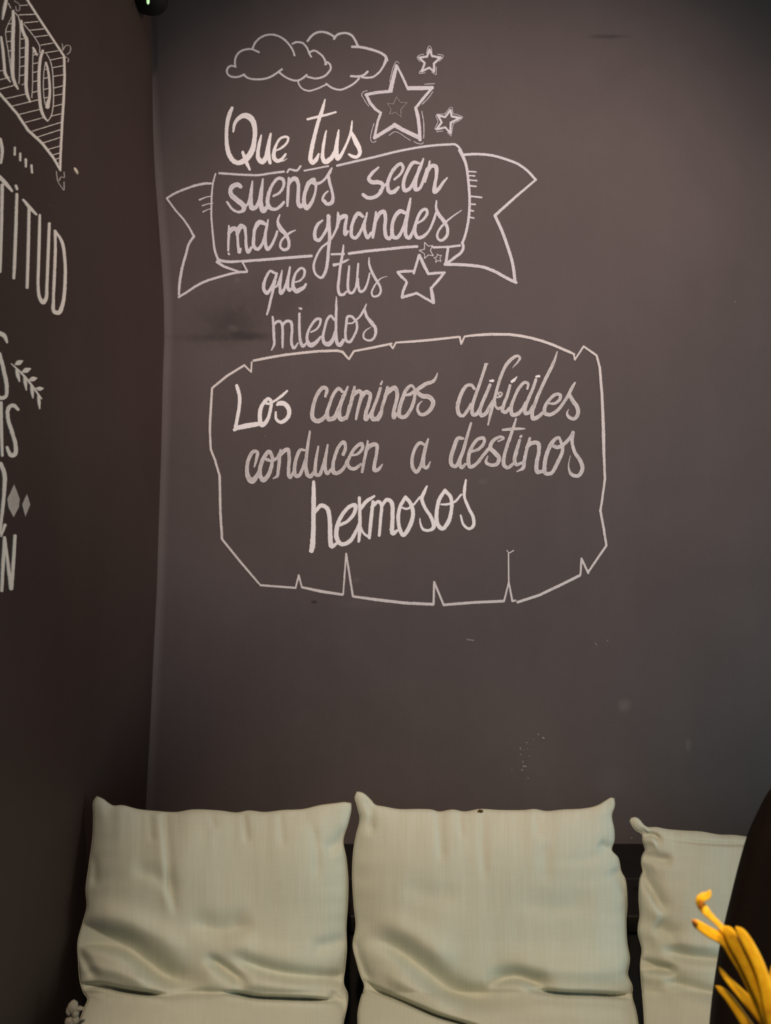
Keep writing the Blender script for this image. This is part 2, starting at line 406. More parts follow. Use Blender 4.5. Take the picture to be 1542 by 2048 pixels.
CHALK = '''
# chalk_cloud | front cloud of the chalk cloud pair, with a curly right end | mid | b
@ 440 40 3.084
c 95,290,12 92,260 100,225 122,198 155,184 195,182 240,200
c 200,180,12 215,145 250,110 300,92 350,97 400,125 435,165 452,195 460,220
c 447,148,12 475,138 505,142 535,170 550,205 562,228
c 555,200,12 580,190 610,205 640,235 655,275
c 648,275,12 662,262 680,280 682,305 668,325 655,340 625,356 585,362 540,352
c 97,290,12 68,284 45,302 47,335 75,352 112,352 152,338
c 143,338,12 175,360 225,368 285,362 330,342 382,305
c 362,322,12 400,352 440,370 480,375 510,360 535,340
# chalk_cloud | rear cloud of the chalk cloud pair, reaching right toward the big star | mid | b
c 540,132,14 560,105 590,82 630,75 670,85 705,105
c 703,118,14 725,92 770,82 810,95 835,130 848,157
c 815,167,16 860,168 920,180 980,200 1020,225 1030,250
c 1025,238,18 1020,258 1005,290,12 980,325 945,352 905,358 875,355
c 808,348,14 850,350 885,342 910,320
c 480,378,10 490,405 515,430 550,438 600,425 655,400
c 655,395,12 690,420 740,432 790,415 830,390 858,362
# chalk_word | first chalk word Que with the big bright capital | bright | b
@ 440 190 5.14
c 125,135,30 97,200,42 74,300,38 67,420,36 72,520,42 97,620,48 140,680,50 185,700,48 235,685,55 285,645,60 335,560,55 355,450,45 358,350,48 335,265,58 290,222,62 240,215,52 185,248,40 150,300,32 137,380,18
c 235,590,30 255,650,38 275,700,36 305,770,22
c 425,415,16 407,490,32 392,580,36 394,650,45 430,690,52 465,660,48 490,560,40 505,480,36 522,400,20
c 505,480,36 498,560,38 502,640,40 515,700,34
c 575,575,14 640,540,24 690,490,24 700,440,24 670,432,26 620,450,24 580,510,26 557,580,36 557,650,44 590,680,40 630,665,32 675,610,22
c 600,690,7 650,680,9 690,655,5
# chalk_word | tall chalk word tus left of the big star | bright | b
c 1080,50,14 1050,160,36 1015,260,36 980,390,38 950,520,42 932,620,42 930,670,45 950,700,40 985,670,42 1015,610,22
c 900,252,24 1000,228,26 1100,205,24 1190,178,20
c 1092,370,14 1070,480,30 1057,580,32 1057,650,45 1080,688,52 1130,665,48 1180,590,42 1205,470,36 1220,365,18
c 1203,500,34 1197,600,46 1210,655,46 1240,625,36 1280,550,26 1320,460,26 1345,380,24 1352,330,22 1358,270,14
c 1345,375,24 1370,425,40 1400,490,52 1430,550,46 1438,600,38 1410,638,34 1365,635,34 1325,612,22
# chalk_star | big thick outlined chalk star beside the word tus | mid | b
@ 720 80 7.343
p 535,385,50 447,740,64
p 460,757,42 250,775,46 85,808,42
p 92,815,40 150,930,44 225,1020,44 300,1075,36
p 308,1070,34 260,1200,34 210,1445,38
p 212,1440,50 505,1258,56
p 505,1252,62 620,1320,60 872,1440,62
p 820,1015,50 850,1130,52 872,1300,50 880,1470,48
p 812,1005,36 930,860,40 1055,712,36
p 1060,705,52 900,712,62 720,712,58
p 705,730,36 630,560,36 545,388,30
c 435,620,8 475,440 510,350 540,320 575,350
p 950,655,10 1095,645,10
c 1070,765,9 1000,860 910,950
c 905,1050,9 930,1180,12 938,1320 935,1450
c 425,1405,9 510,1352 590,1380 660,1430 740,1478
c 790,1495,10 830,1518 900,1530 930,1508
c 205,1230,9 170,1350 155,1450 170,1500 210,1505 235,1485
c 105,750,9 50,765 22,810 50,860 90,930 130,980
# chalk_star | thin small chalk star drawn inside the big star | dim | b
p 535,842,11 485,945 400,940 455,1030 430,1098 515,1070 600,1135 600,1020 690,925 590,925 535,842
# chalk_star | small double outlined chalk star above right of the big star | mid | b
p 1018,145,32 985,248 868,265 950,345 905,465 1018,412 1088,472 1085,350 1185,260 1060,245 1018,145
c 975,200,9 1000,110 1022,93 1045,125 1055,190
c 935,212,9 860,235 836,265 880,325
c 1140,215,9 1224,235 1205,275 1160,318
c 1118,400,9 1112,512 1050,478
c 885,455,9 868,492 955,488
# chalk_star | small tilted chalk star right of the big star | mid | b
p 1328,1035,30 1248,1138 1143,1112 1198,1215 1122,1318 1250,1288 1325,1372 1330,1218 1472,1147 1347,1130 1328,1035
p 1245,1092,8 1325,990 1352,995 1365,1090 1440,1105 1508,1135 1470,1180 1368,1232 1352,1330 1335,1415 1280,1360
p 1250,1090,8 1125,1095 1115,1130 1148,1200 1095,1312
p 1125,1352,9 1215,1340
# chalk_ribbon | chalk ribbon banner with swallow tails around the words sueños sean mas grandes | mid | b
@ 320 340 7.583
c 800,210,32 700,208,36 560,232,36 400,285,34 240,350,32 108,428,28
p 105,435,28 240,620,28 350,740,28 440,870,30 512,1005,32
c 515,1010,38 440,1120,34 395,1280,36 350,1430,38 315,1600,40 295,1750,38 287,1890,34
c 285,1930,34 400,1860,34 560,1755,36 720,1680,36 900,1625,36 1080,1575,36 1200,1552,38 1318,1548,34
p 1322,1530,26 1250,1400,26
c 868,1395,46 960,1460,42 1080,1505,34 1210,1548,24
c 842,60,22 805,200,24 785,400,26 780,580,26 780,720,26 795,900,28 812,1080,30 832,1220,34 872,1340,38 888,1375,42
c 885,1365,44 960,1385,44 1060,1395,42 1160,1390,38 1250,1385,34
c 600,455,26 700,415,16 790,400,16
c 640,545,18 720,520,16 805,505,13
c 650,640,18 720,605,13 780,588,12
@ 420 300 4.535
c 85,213,20 200,220 330,228 440,230 540,215 670,198
c 855,190,16 950,172 1072,148
c 300,1010,25 450,1000 600,988 750,975 920,963
p 1103,948,20 1215,945,20
@ 440 40 3.084
c 722,900,14 850,870 960,845 1080,815 1180,795 1300,777 1400,770 1450,770 1475,790 1500,840 1515,880 1525,925
@ 700 300 3.954
c -8,820,22 150,800 300,785 420,772 530,765
c 863,5,20 890,55 915,115 930,200 940,300 945,400 943,480 935,560 920,640 895,720 885,738
c 888,735,22 896,770 880,810 830,850 775,892
p 660,772,18 780,768,18 868,757,18
p 775,775,20 757,900,22
c 750,906,24 850,908 960,915 1060,930 1150,965 1230,1010 1312,1050
c 1305,1045,24 1285,900 1250,780 1200,640 1145,520
p 1147,518,22 1300,380,20 1465,240,16
c 895,40,20 1000,35 1120,45 1230,75 1330,115 1400,165 1468,238
p 940,172,13 995,176,12
p 945,205,12 985,207
p 945,240,12 1002,245
p 945,285,13 995,290
p 955,368,14 1040,377
p 955,430,13 990,432
p 945,480,13 975,484
p 945,533,13 978,540
# chalk_word | chalk word sueños on the first line inside the ribbon | mid | b
@ 420 300 4.535
c 278,335,36 255,318,44 215,325,42 185,365,38 195,410,44 250,460,48 305,510,46 303,548,34 260,565,24 205,540,22 155,475,20
c 310,530,18 345,485,20 365,420,22
c 385,285,14 375,370,30 370,450,36 382,530,45 412,525,36 445,470,34 465,380,34 480,265,16
c 465,390,34 460,480,40 482,555,46 512,525,36
c 575,420,20 630,390,22 670,320,26 660,268,32 620,260,28 570,310,26 533,400,32 523,480,36 547,530,36 600,538,28 640,510,28 670,475,24
c 715,255,18 710,350,26 705,440,26 702,510,20
c 705,340,20 735,278,36 775,262,42 800,310,32 800,410,32 802,490,36 822,518,34 850,475,24
c 700,205,16 720,178,18 755,185,20 790,188,20 822,148,18
c 930,275,40 895,305,42 865,380,32 852,460,36 872,530,40 907,500,36 945,420,24 960,330,24 942,270,36
c 905,290,28 960,308,30 1010,293,22 1060,245,24 1085,205,28 1105,165,14
c 1075,240,26 1085,300,28 1105,370,26 1115,440,28 1103,480,36 1060,493,30 1040,470,36 1022,452,24 1035,410,20 1070,375,14
# chalk_word | chalk word sean right of the word sueños | mid | b
@ 700 300 3.954
c 225,140,16 180,180,24 148,230,28 170,255,34 225,258,34 258,275,30 238,340,28 190,375,30 140,380,30 103,355,26
c 235,325,18 285,270,16
c 350,235,16 400,190,20 420,140,24 400,112,26 350,150,26 315,210,26 297,280,28 312,335,32 345,333,34 385,295,18
c 545,107,20 500,102,28 445,190,26 422,270,28 432,322,32 470,308,28 515,230,24 555,140,26 580,72,14
c 550,140,26 522,240,26 520,315,32 550,305,24 580,240,24 610,150,24
c 630,92,16 612,180,22 592,255,16
c 605,190,20 645,128,30 678,135,34 683,200,26 670,280,28 668,332,36 700,310,28 735,260,22 768,222,12
# chalk_word | chalk word mas on the second line inside the ribbon | mid | b
@ 420 300 4.535
c 172,690,16 172,760,24 167,840,22 166,915,18
p 170,940,20 173,948,20
c 170,760,28 205,718,42 240,722,38 250,790,24 255,870,24 265,930,28
p 278,898,20 265,925,36
c 245,765,28 280,695,46 310,702,34 325,780,24 327,860,28 347,930,30 375,888,24
c 505,675,30 450,658,44 410,710,32 397,800,30 397,870,32 427,903,32 465,870,26 495,790,24 510,720,26 528,635,14
c 502,760,28 502,850,30 522,903,32 555,870,26 590,800,24 610,740,20
c 632,590,12 615,650,24 640,715,42 685,765,36 715,830,28 710,890,26 675,908,28 640,885,22 645,830,20 690,780,22 730,750,20 775,730,10
# chalk_word | chalk word grandes with a long looped tail crossing the ribbon edge | mid | b
c 1020,640,16 975,680,28 950,750,30 957,808,34 985,822,32 1030,770,26 1065,700,30 1078,610,34
c 1073,600,34 1080,700,30 1085,800,30 1075,900,28 1065,1020,28 1045,1110,28 1010,1160,26 960,1130,22 940,1060,22 960,980,20 1010,890,20 1070,840,20 1110,790,20 1150,710,22
c 1160,570,18 1166,620,34 1155,700,24
c 1150,705,24 1172,632,34 1215,602,38 1238,600,26 1235,640,28 1225,700,32 1227,768,32 1250,740,22
c 1385,605,30 1345,577,36 1302,640,30 1282,720,30 1288,788,32 1320,800,30 1365,740,26 1400,660,26 1425,572,16
c 1400,660,26 1402,730,30 1430,798,32 1460,755,26
@ 700 300 3.954
c 205,492,16 200,560,26 187,640,28 180,695,20
c 195,580,22 235,503,32 268,490,32 280,540,28 275,620,28 287,690,30 310,703,28 335,668,22
c 440,502,26 395,487,34 350,540,28 332,620,28 342,690,32 375,693,28 415,630,24 445,540,28 470,430,24 478,385,14
c 455,510,26 441,600,28 442,680,30 465,698,30 495,650,22 515,590,20
c 535,580,16 580,550,20 610,500,24 600,470,24 565,485,24 527,560,24 512,640,26 532,693,28 570,690,28 620,645,20 660,560,20 680,500,20
c 683,405,12 680,460,20 700,510,30 745,570,30 770,620,24 765,680,24 720,718,22 690,695,20 700,640,18 750,580,18 800,535,12 880,480,7
# chalk_word | chalk word que below the ribbon, above miedos | mid | b
@ 520 490 5.931
c 205,340,20 160,328,32 125,308,28 80,370,32 47,460,36 47,530,40 80,572,44 115,540,38 150,470,28 185,390,36 198,345,30
c 180,420,34 150,560,30 125,660,30 105,750,28 82,828,22
c 160,510,24 200,490,24 225,430,24 255,340,22
c 262,305,16 247,400,30 237,500,34 248,578,40 280,540,34 315,450,32 340,360,34 355,265,22
c 335,400,34 328,490,40 347,543,36 375,520,30
c 420,445,18 480,420,24 525,360,26 523,292,32 485,278,30 430,330,28 397,420,36 393,500,44 430,550,54 480,530,50 520,505,38 545,465,24
# chalk_word | chalk word tus under the ribbon left of the lower star | mid | b
c 990,5,18 980,100,30 955,240,32 937,400,32 927,520,34 947,588,38 985,593,34 1025,555,24
c 880,240,42 940,225,26 1000,200,28 1050,175,14
c 1058,255,24 1047,380,30 1042,490,32 1057,563,34 1090,573,32 1130,520,28 1150,420,26 1158,320,28 1165,225,22
c 1160,400,28 1167,500,30 1192,558,32 1235,535,30 1275,450,24 1300,340,22
c 1293,155,14 1295,230,26 1330,330,32 1385,430,32 1425,500,28 1430,560,26 1400,603,26 1342,612,24 1324,570,22 1350,500,20 1400,430,18 1440,395,12 1510,375,5
# chalk_word | chalk word miedos just above the scroll frame | mid | b
c 150,855,24 160,960,32 165,1080,32 168,1180,28 135,1250,14
c 165,950,24 210,908,34 253,922,34 268,1000,30 268,1110,30 268,1220,22
c 265,960,24 310,908,34 363,912,36 380,990,32 374,1090,32 377,1180,34 402,1225,34 450,1165,20
c 468,815,28 467,930,30 470,1060,32 482,1150,36 510,1203,40 550,1165,24
p 462,750,16 488,758,30
c 605,1035,20 670,1000,24 710,940,26 715,882,32 670,882,34 605,960,30 562,1060,32 562,1140,40 600,1190,58 660,1160,46 720,1090,26
c 880,890,28 840,842,32 800,880,30 767,990,30 747,1090,34 762,1160,44 810,1178,58 860,1130,44 890,1030,28
c 905,615,12 905,740,30 902,900,32 902,1060,34 917,1170,46 950,1188,50 990,1130,36
c 1140,910,28 1090,852,30 1040,852,32 1022,950,30 1012,1060,30 1027,1140,34 1065,1150,34 1115,1080,28 1150,990,30 1145,910,28
c 1040,930,20 1090,930,20 1130,900,22
c 1120,905,22 1180,855,24 1225,785,28 1262,702,14
c 1240,760,26 1265,850,36 1320,920,44 1368,990,38 1370,1060,32 1330,1125,28 1275,1133,26 1227,1095,22 1240,1030,18 1315,975,9
# chalk_star | medium thick chalk star right of the lower word tus | mid | b
@ 780 470 8.567
p 497,350,46 405,660,40
p 395,622,42 250,625,48 130,638,42
p 132,645,42 195,715,50 275,790,42
p 285,820,44 225,960,48 203,1070,42
p 205,1075,44 330,1035,48 455,1000,44
p 457,1000,42 600,1085,44 735,1158,44
p 705,912,50 725,1040,62 745,1160,56
p 710,908,44 820,785,46 925,655,42
p 940,645,34 800,655,46 655,670,44
p 655,670,44 580,520,58 503,350,50
# chalk_star | thin chalk star overlapping the ribbon edge above the medium star | mid | b
p 590,130,15 590,245 500,270 590,325 595,405 655,345 740,360 690,270 730,185 655,195 590,130
# chalk_star | tiniest chalk star below the ribbon edge near the tail fold | mid | b
p 810,330,13 800,380 752,395 790,420 780,470 825,440 870,455 855,400 880,355 835,355 810,330
# chalk_scroll_frame | chalk outline of a torn parchment scroll around the lower quote | frame | b
@ 400 650 1.858
p 200,133,9.5 260,121 320,111 380,104 440,98 510,96 530,101 553,128,7 572,98,8 650,83,9 712,70,8
p 705,72,8 716,88,6 728,66,7 790,62,9 850,57,9 960,45,8
p 965,45,8 970,72,6 983,43,7 1030,38,10 1080,35,10 1150,36,10 1190,41 1230,49 1270,60 1310,74 1370,100 1390,109,7
p 1388,108,7 1392,130,6 1425,80,7 1473,114,8 1485,160,9 1493,260,10 1497,350,11 1499,420,12 1500,480,10 1504,570,9 1495,640,8 1487,690,9 1500,760,9 1509,818,8
p 1509,820,8 1442,918,8
p 1442,922,8 1417,868,8 1413,928,7
p 1410,931,10 1340,966,10 1260,1004,10 1180,1030,10
p 1172,1024,7 1160,1026,8 1147,955,6 1130,1024,7
p 1147,955,5.5 1146,850,5
p 1140,838,4 1148,848,4 1165,838,4
p 1128,1026,10 1020,1031,10 905,1040,10
p 905,1040,8 870,955,8 868,1036,8
p 866,1038,11 760,1033,11 650,1020,11 570,1009,9
p 568,1008,8 543,850,7 532,1000,6
p 530,1002,9 450,990,11 380,975,8
p 378,973,6 367,930,7 356,974,6
p 355,977,8 225,967,8
p 220,962,7 150,880,8 82,796,8
p 82,795,9 76,700,9 73,560,9
p 73,560,8 55,500,8 40,462,8
p 40,460,8 37,400,8 38,350,9 45,235,8
p 45,235,8 100,190,9 165,150,8
p 165,150,7 190,175,6 192,138,6
# chalk_word | chalk word Los at the upper left inside the scroll | bright | b
@ 440 740 3.855
c 130,122,26 150,200,28 148,290,26 132,380,26 120,445,28
p 112,462,26 130,448,34 200,432,40 288,418,36
c 350,235,24 317,290,30 307,370,32 322,425,36 360,395,30 388,310,24 393,240,26 370,222,26 350,250,24 375,262,20 420,240,18 470,205,22 518,162,16
c 442,268,22 460,258,36 500,264,38 533,310,34 520,370,30 470,403,28 434,380,22 430,325,14
# chalk_word | chalk word caminos on the first line inside the scroll | streaky | b
c 812,205,20 823,150,28 795,137,30 750,190,28 717,290,28 714,370,34 745,395,36 790,380,32 830,330,24
@ 640 730 5.14
c 230,275,30 190,244,36 140,300,32 97,410,34 72,500,40 92,558,48 150,540,46 190,450,38 240,330,36 285,225,20
c 240,320,38 207,430,36 197,520,44 217,560,48 270,535,36 300,420,28
c 355,228,26 335,320,38 305,440,34 272,555,24
c 340,310,36 400,270,42 428,295,42 410,380,34 382,490,30 370,560,22
c 430,330,34 470,280,44 513,300,38 500,400,36 472,490,38 472,558,44 500,530,30 530,480,24
c 620,240,30 590,340,32 555,430,32 532,510,38 547,560,44 590,545,40 625,480,28
p 638,170,18 625,200,22
c 695,230,30 670,330,36 640,430,32 622,520,32 595,575,16
c 670,320,32 720,262,44 768,235,44 793,290,40 780,390,36 757,480,38 757,543,38 790,500,30
c 980,260,26 940,212,26 890,250,36 847,350,38 817,450,38 819,528,42 870,535,40 930,460,36 965,370,36 978,290,30
c 872,312,24 925,302,32 962,275,30
c 950,285,28 1020,240,40 1090,195,40 1160,170,34 1190,130,24 1208,82,8
c 1000,285,40 1050,320,48 1120,330,48 1162,380,44 1140,450,42 1080,505,36 1030,508,34 1002,460,28 1012,410,22 1050,370,8
# chalk_word | chalk word difíciles with bright dots, top right inside the scroll | streaky | b
@ 900 700 5.507
c 268,430,30 235,390,34 190,390,36 140,450,40 97,560,42 82,640,42 102,710,42 140,728,34 190,670,36 230,600,34
c 395,160,34 360,270,32 310,420,34 267,540,36 242,640,38 252,713,42 290,708,42 330,640,30
p 380,155,13 416,153,13
c 440,385,34 400,480,36 352,590,38 327,680,40 347,723,42 395,698,42 430,630,32 470,560,26
c 685,200,7 740,140,20 768,88,28 745,66,30 680,98,38 610,180,36 560,290,34 520,420,32 482,570,34 452,680,32 417,825,18
c 500,525,18 550,515,20 573,482,18 550,467,18 528,490,16 545,500,14
c 495,560,22 502,620,24 530,648,32 565,630,24
c 660,390,30 630,500,34 592,600,36 577,670,42 610,688,38 650,640,30
c 850,430,24 858,372,30 820,360,34 760,420,34 702,540,34 672,640,38 684,713,46 740,708,44 790,660,36 830,580,26
c 945,325,32 910,430,34 862,540,36 827,640,38 829,698,42 870,690,38 910,620,30
c 1180,20,12 1140,140,32 1070,280,36 1000,430,36 942,570,38 904,700,40 914,758,46 970,738,42 1040,670,30
c 1085,590,22 1150,590,30 1207,545,34 1212,495,34 1160,492,36 1092,550,34 1044,630,38 1044,698,42 1100,713,40 1180,668,36 1250,580,34 1300,500,34 1340,420,34 1375,362,20
c 1312,490,36 1350,560,44 1398,630,46 1408,700,42 1370,758,38 1312,743,36 1287,700,24 1305,655,8
# chalk_accent | bright chalk dot over the first i of difíciles | bright | b
p 440,342,22 470,340,32
# chalk_accent | bright slanted accent over the second i of difíciles | bright | b
p 735,297,12 705,332,32 680,350,30
# chalk_accent | bright chalk dot over the third i of difíciles | bright | b
p 948,295,22 978,290,30
# chalk_word | chalk word conducen on the second line inside the scroll | streaky | b
@ 460 850 4.819
c 235,405,14 255,330,28 263,262,32 225,258,34 180,330,34 164,420,34 175,500,46 212,540,58 260,490,40 285,430,26
c 415,330,30 378,255,36 330,310,40 292,410,36 292,490,40 322,533,44 365,490,40 400,400,34 407,340,30
c 355,335,34 410,345,28 450,320,26 482,265,24 490,240,16
c 485,240,16 475,340,32 465,440,30 455,492,28 415,518,10
c 470,310,30 520,253,38 557,236,36 570,310,32 565,410,32 567,490,34 582,508,30 610,450,22
c 720,245,22 680,240,30 640,320,32 622,420,34 632,490,36 665,488,34 700,420,30 725,340,28
c 770,62,18 752,180,28 737,300,30 732,400,32 747,480,40 775,498,36 810,450,26
c 852,207,16 835,300,28 822,400,32 828,480,36 860,483,34 890,410,28 920,310,30 942,192,18
c 920,320,30 917,420,34 937,468,34 975,430,26
c 1090,285,32 1113,220,30 1098,166,34 1050,205,32 1012,300,32 992,390,34 1002,458,40 1040,463,36 1100,410,30 1130,340,24
c 1170,295,18 1230,280,26 1278,220,32 1266,182,36 1210,218,32 1162,290,30 1134,370,30 1154,413,34 1200,423,34 1260,380,26
c 1328,155,18 1310,260,30 1290,360,28 1272,455,24
c 1310,250,28 1360,196,42 1412,192,36 1410,290,30 1392,380,34 1393,438,38 1430,428,34 1470,378,10
# chalk_word | single chalk letter a between conducen and destinos | streaky | b
@ 810 830 4.058
c 160,245,22 120,228,28 87,262,26 58,350,26 63,430,30 92,463,30 125,420,26 150,330,28 170,250,26 188,195,14
c 165,260,26 151,350,26 152,420,30 175,428,28 205,380,9
# chalk_word | chalk word destinos at the right inside the scroll | streaky | b
c 470,192,22 430,190,30 395,270,32 372,350,32 378,405,32 410,418,28 450,340,24
c 535,67,18 502,180,24 472,290,28 442,380,30 457,428,28 490,400,22
c 535,300,20 600,275,26 643,220,26 638,190,28 590,198,26 532,280,28 513,370,30 528,423,30 575,400,28 640,320,26 680,275,28
c 755,215,12 800,190,18 775,178,22 712,212,28 692,265,32 730,310,38 762,350,34 745,398,30 700,408,28 657,385,24 670,335,10
c 900,32,16 870,130,24 832,240,26 803,340,28 803,410,32 835,428,28 880,395,22
c 792,122,18 870,115,26 970,112,12
c 930,205,22 902,300,30 888,370,30 902,403,28 945,390,22
p 936,178,22 942,172,22
c 1012,190,22 987,280,26 967,370,28 957,430,28 905,460,8
c 985,265,24 1030,229,32 1078,230,34 1085,300,30 1067,390,32 1073,463,34 1115,458,26
c 1270,235,22 1245,184,24 1197,218,32 1152,310,32 1132,400,32 1138,473,34 1185,473,30 1235,390,30 1275,300,28 1277,245,24
c 1195,250,26 1240,263,32 1290,235,28 1335,190,28 1362,145,26
c 1362,142,28 1355,220,26 1375,300,28 1425,380,32 1438,440,32 1405,493,30 1350,483,28 1326,420,12 1340,330,4
# chalk_word | large bright chalk word hermosos at the bottom of the scroll | bright | b
@ 580 940 3.855
c 182,92,24 183,200,34 181,350,34 180,480,36 172,590,42 165,622,38
c 193,325,24 240,274,32 288,300,34 307,400,32 310,500,36 322,590,34 355,570,24
c 385,425,24 450,390,26 500,320,30 502,272,32 460,282,30 400,350,30 362,440,34 362,530,36 400,573,32 460,550,32 510,470,26 540,400,20
c 535,215,24 538,330,26 538,450,28 530,550,22
c 545,300,24 590,242,30 650,202,18
c 540,430,16 570,490,18 612,520,22
c 640,245,24 628,350,28 618,450,28 612,525,22
c 630,290,24 680,244,26 703,265,26 698,380,24 688,505,22
c 705,285,22 745,230,30 783,250,32 790,370,32 792,490,34 825,468,24
c 890,210,28 850,280,28 834,370,28 848,460,30 872,503,30 920,440,34 948,340,32 930,260,30 890,210,28
c 865,290,14 900,300,18 950,270,16 1000,210,16
c 1055,125,14 1030,180,28 1016,220,28 1040,290,26 1090,370,28 1108,440,32 1080,463,24 1030,460,22 1007,420,16 1000,375,9
c 1195,158,28 1150,230,30 1130,330,30 1138,420,32 1175,453,30 1220,400,32 1245,300,28 1238,210,28 1195,158,28
c 1165,265,14 1210,265,18 1270,245,18 1320,190,16
c 1355,78,16 1345,150,24 1345,210,22 1375,290,24 1413,370,26 1413,430,26 1380,453,22 1336,420,20 1315,350,15
# chalk_specks | scattered tiny chalk specks low on the wall above the cushions | dim | b
@ 1000 1200 2.845
p 215,764,6 220,766
p 243,783,9 249,787
p 113,838,6 117,850
p 155,847,5 158,849
p 115,878,6 119,880
p 128,918,6 131,924
p 132,945,8 148,948,6
p 122,968,7 127,965
p 158,1013,5 160,1016
p 148,810,5 155,812
p 130,852,4 132,856
p 165,885,4 167,890
p 545,250,5 548,258
p 608,230,5 612,234
p 66,966,4 69,967
p 745,1352,5 748,1354
p -188,225,6 -150,230,5
p 540,246,5 541,249
p 190,793,4 192,795
@ 440 740 3.855
p 347,508,4 349,510
p 1218,496,4 1219,498
@ 1442 450 6.83
p 182,1055,12 190,1052,12
# chalk_diamond_panel | chalk pointed panel with hatching on the left wall | left | l
@ 0 0 4.535
p 245,0,18 360,180,20 580,512,18
p 580,515,20 584,700,20 576,900,20 560,1150,20 548,1400,18 545,1530,16
p -10,845,22 150,1030,22 250,1180,24 380,1300,24 480,1430,22 545,1545,18
p 170,135,9 310,130
p 215,207,8 340,195
p 265,275,8 395,262
p 315,335,7 430,320
p 368,410,7 480,390
p 400,480,7 525,460
p 455,545,7 575,520
p 470,615,7 575,595
p 485,692,7 570,678
p 490,798,7 568,778
p 488,868,7 570,852
p 480,965,7 565,945
p 465,1052,7 560,1030
p 48,895,7 235,852
p 95,965,7 345,905
p 155,1042,7 365,990
p 228,1110,7 385,1068
p 290,1190,7 550,1110
p 330,1245,7 540,1178
p 375,1300,7 545,1247
p 425,1358,7 540,1325
p 468,1408,7 540,1388
p 498,1445,7 542,1435
p 520,1482,7 545,1478
p -8,810,8 140,770
p -8,724,7 85,702
p -8,645,6 30,636
p 180,355,7 225,350
p 178,440,7 225,432
p 178,522,7 225,515
p 175,605,7 220,598
p 172,688,7 220,678
p 195,770,7 215,762
p 300,500,7 345,490
p 298,578,7 350,568
p 295,658,7 345,648
p 293,742,7 340,732
p 292,838,7 345,825
p 290,918,7 340,905
p 400,632,7 430,628
p 395,712,7 440,702
p 392,812,7 440,802
p 395,890,7 440,880
p 50,290,7 105,285
p 60,378,7 100,372
p 75,462,7 98,460
p 85,545,7 98,543
p 80,218,7 100,215
p 180,50,7 245,46
# chalk_lettering | shadowed chalk capitals ITO inside the pointed panel on the left wall | left | l
@ 0 0 9.307
c 105,0,58 70,180,58 38,360,22
c 18,690,36 48,900,48 75,1200,52 92,1360,54 130,1440,48 190,1530,16
c 150,60,16 200,155,12
c 215,310,8 105,570,10 112,720,10 150,950,12 190,1250,12 210,1400,12
c 240,205,46 247,400,62 237,700,65 235,1000,65 232,1300,62 242,1450,60 280,1560,50 330,1655,34
c 280,235,14 340,320,16 368,450,14 365,900,12 362,1300,12 350,1560,12
c 395,385,34 405,520,52 450,650,58 490,730,60 492,1000,65 485,1400,62 482,1600,60 502,1750,56 560,1900,26
c 440,450,14 560,590,14 700,790,14 735,870,14 738,980,12
c 612,885,30 640,945,50 690,1040,14
c 612,950,11 605,1300,10 603,1600,10 590,1820,12
c 793,945,46 752,1080,50 727,1300,52 722,1600,54 737,1850,54 765,2048,54 815,2170,46 880,2255,24
c 858,995,14 923,1108,14 968,1272,14 989,1540,14 995,1800,14 981,2030,14 948,2165,14 887,2255,14
c 850,1165,32 880,1260,36 910,1450,40 925,1650,42 920,1800,44 890,1930,70 880,1990,76
c 840,1180,9 815,1350,10 805,1600,10 815,1800,10 840,1950,10
# chalk_flourish | thin curled chalk flourish at the right tip of the pointed panel | leftdim | l
@ 0 0 4.535
c 562,395,7 568,430 566,460
c 568,455,7 600,412 635,420 634,470 605,495
c 590,515,7 620,535 614,562
# chalk_flourish | thin curled chalk flourish under the bottom tip of the pointed panel | leftdim | l
c 510,1555,7 515,1600 525,1650 550,1690 577,1725 580,1650
c 580,1560,7 580,1612 555,1605 535,1640
# chalk_flourish | faint chalk squiggle above the capitals at the top edge of the left wall | leftdim | l
c 128,8,7 172,40 172,95 150,98 140,60
# chalk_dashes | four short chalk dashes under the pointed panel on the left wall | left | l
@ 0 280 5.12
p 150,78,20 148,152,20
p 205,138,20 205,210,20
p 262,198,24 263,273,20
p 320,258,20 326,335,20
c 2,-10,26 20,100,32 8,235,22
# chalk_lettering | tall thin chalk capitals TITUD on the left wall | left | l
c -10,375,38 60,450,40 120,522,24
p 20,460,32 15,800,30 5,1200,24 0,1350,22
p 170,555,28 160,900,32 145,1300,32 138,1415,26
p 160,468,26 172,503,24
c 235,612,22 300,690,34 368,762,22
p 295,700,28 290,1000,30 282,1300,30 275,1512,28
c 405,768,22 400,1000,28 392,1300,28 388,1500,28 405,1620,34 440,1663,44 470,1620,34 478,1500,28 490,1200,28 503,855,26
c 562,930,24 565,1100,26 555,1400,28 545,1650,28 550,1755,38 600,1768,42 640,1680,34 665,1450,30 660,1200,28 630,1040,30 562,930,22
# chalk_lettering | partly visible chalk capitals S and IS at the frame edge on the left wall | left | l
@ 0 640 3.657
c -5,95,28 28,115,32 50,165,12
c -4,245,20 25,370,28 46,480,26 40,558,24 5,572,26 -12,560,22
p 5,605,22 8,800,22 14,992,18
c 130,655,20 95,624,28 62,640,28 54,710,26 86,820,28 112,920,28 105,985,30 76,988,30 48,930,18
# chalk_branch | small chalk leaf branch beside the capital S on the left wall | left | l
c 80,320,7 140,375,14 200,440,16 300,575,12
c 110,325,10 135,312,36 162,300,10
c 160,380,10 190,368,38 218,356,12
c 210,440,10 238,432,36 265,425,10
c 262,500,10 288,503,32 312,500,10
c 115,365,12 128,405,26 140,450,9
c 175,420,12 182,460,24 190,512,9
c 226,480,12 232,520,24 238,570,9
c 278,555,14 283,600,22 288,650,7
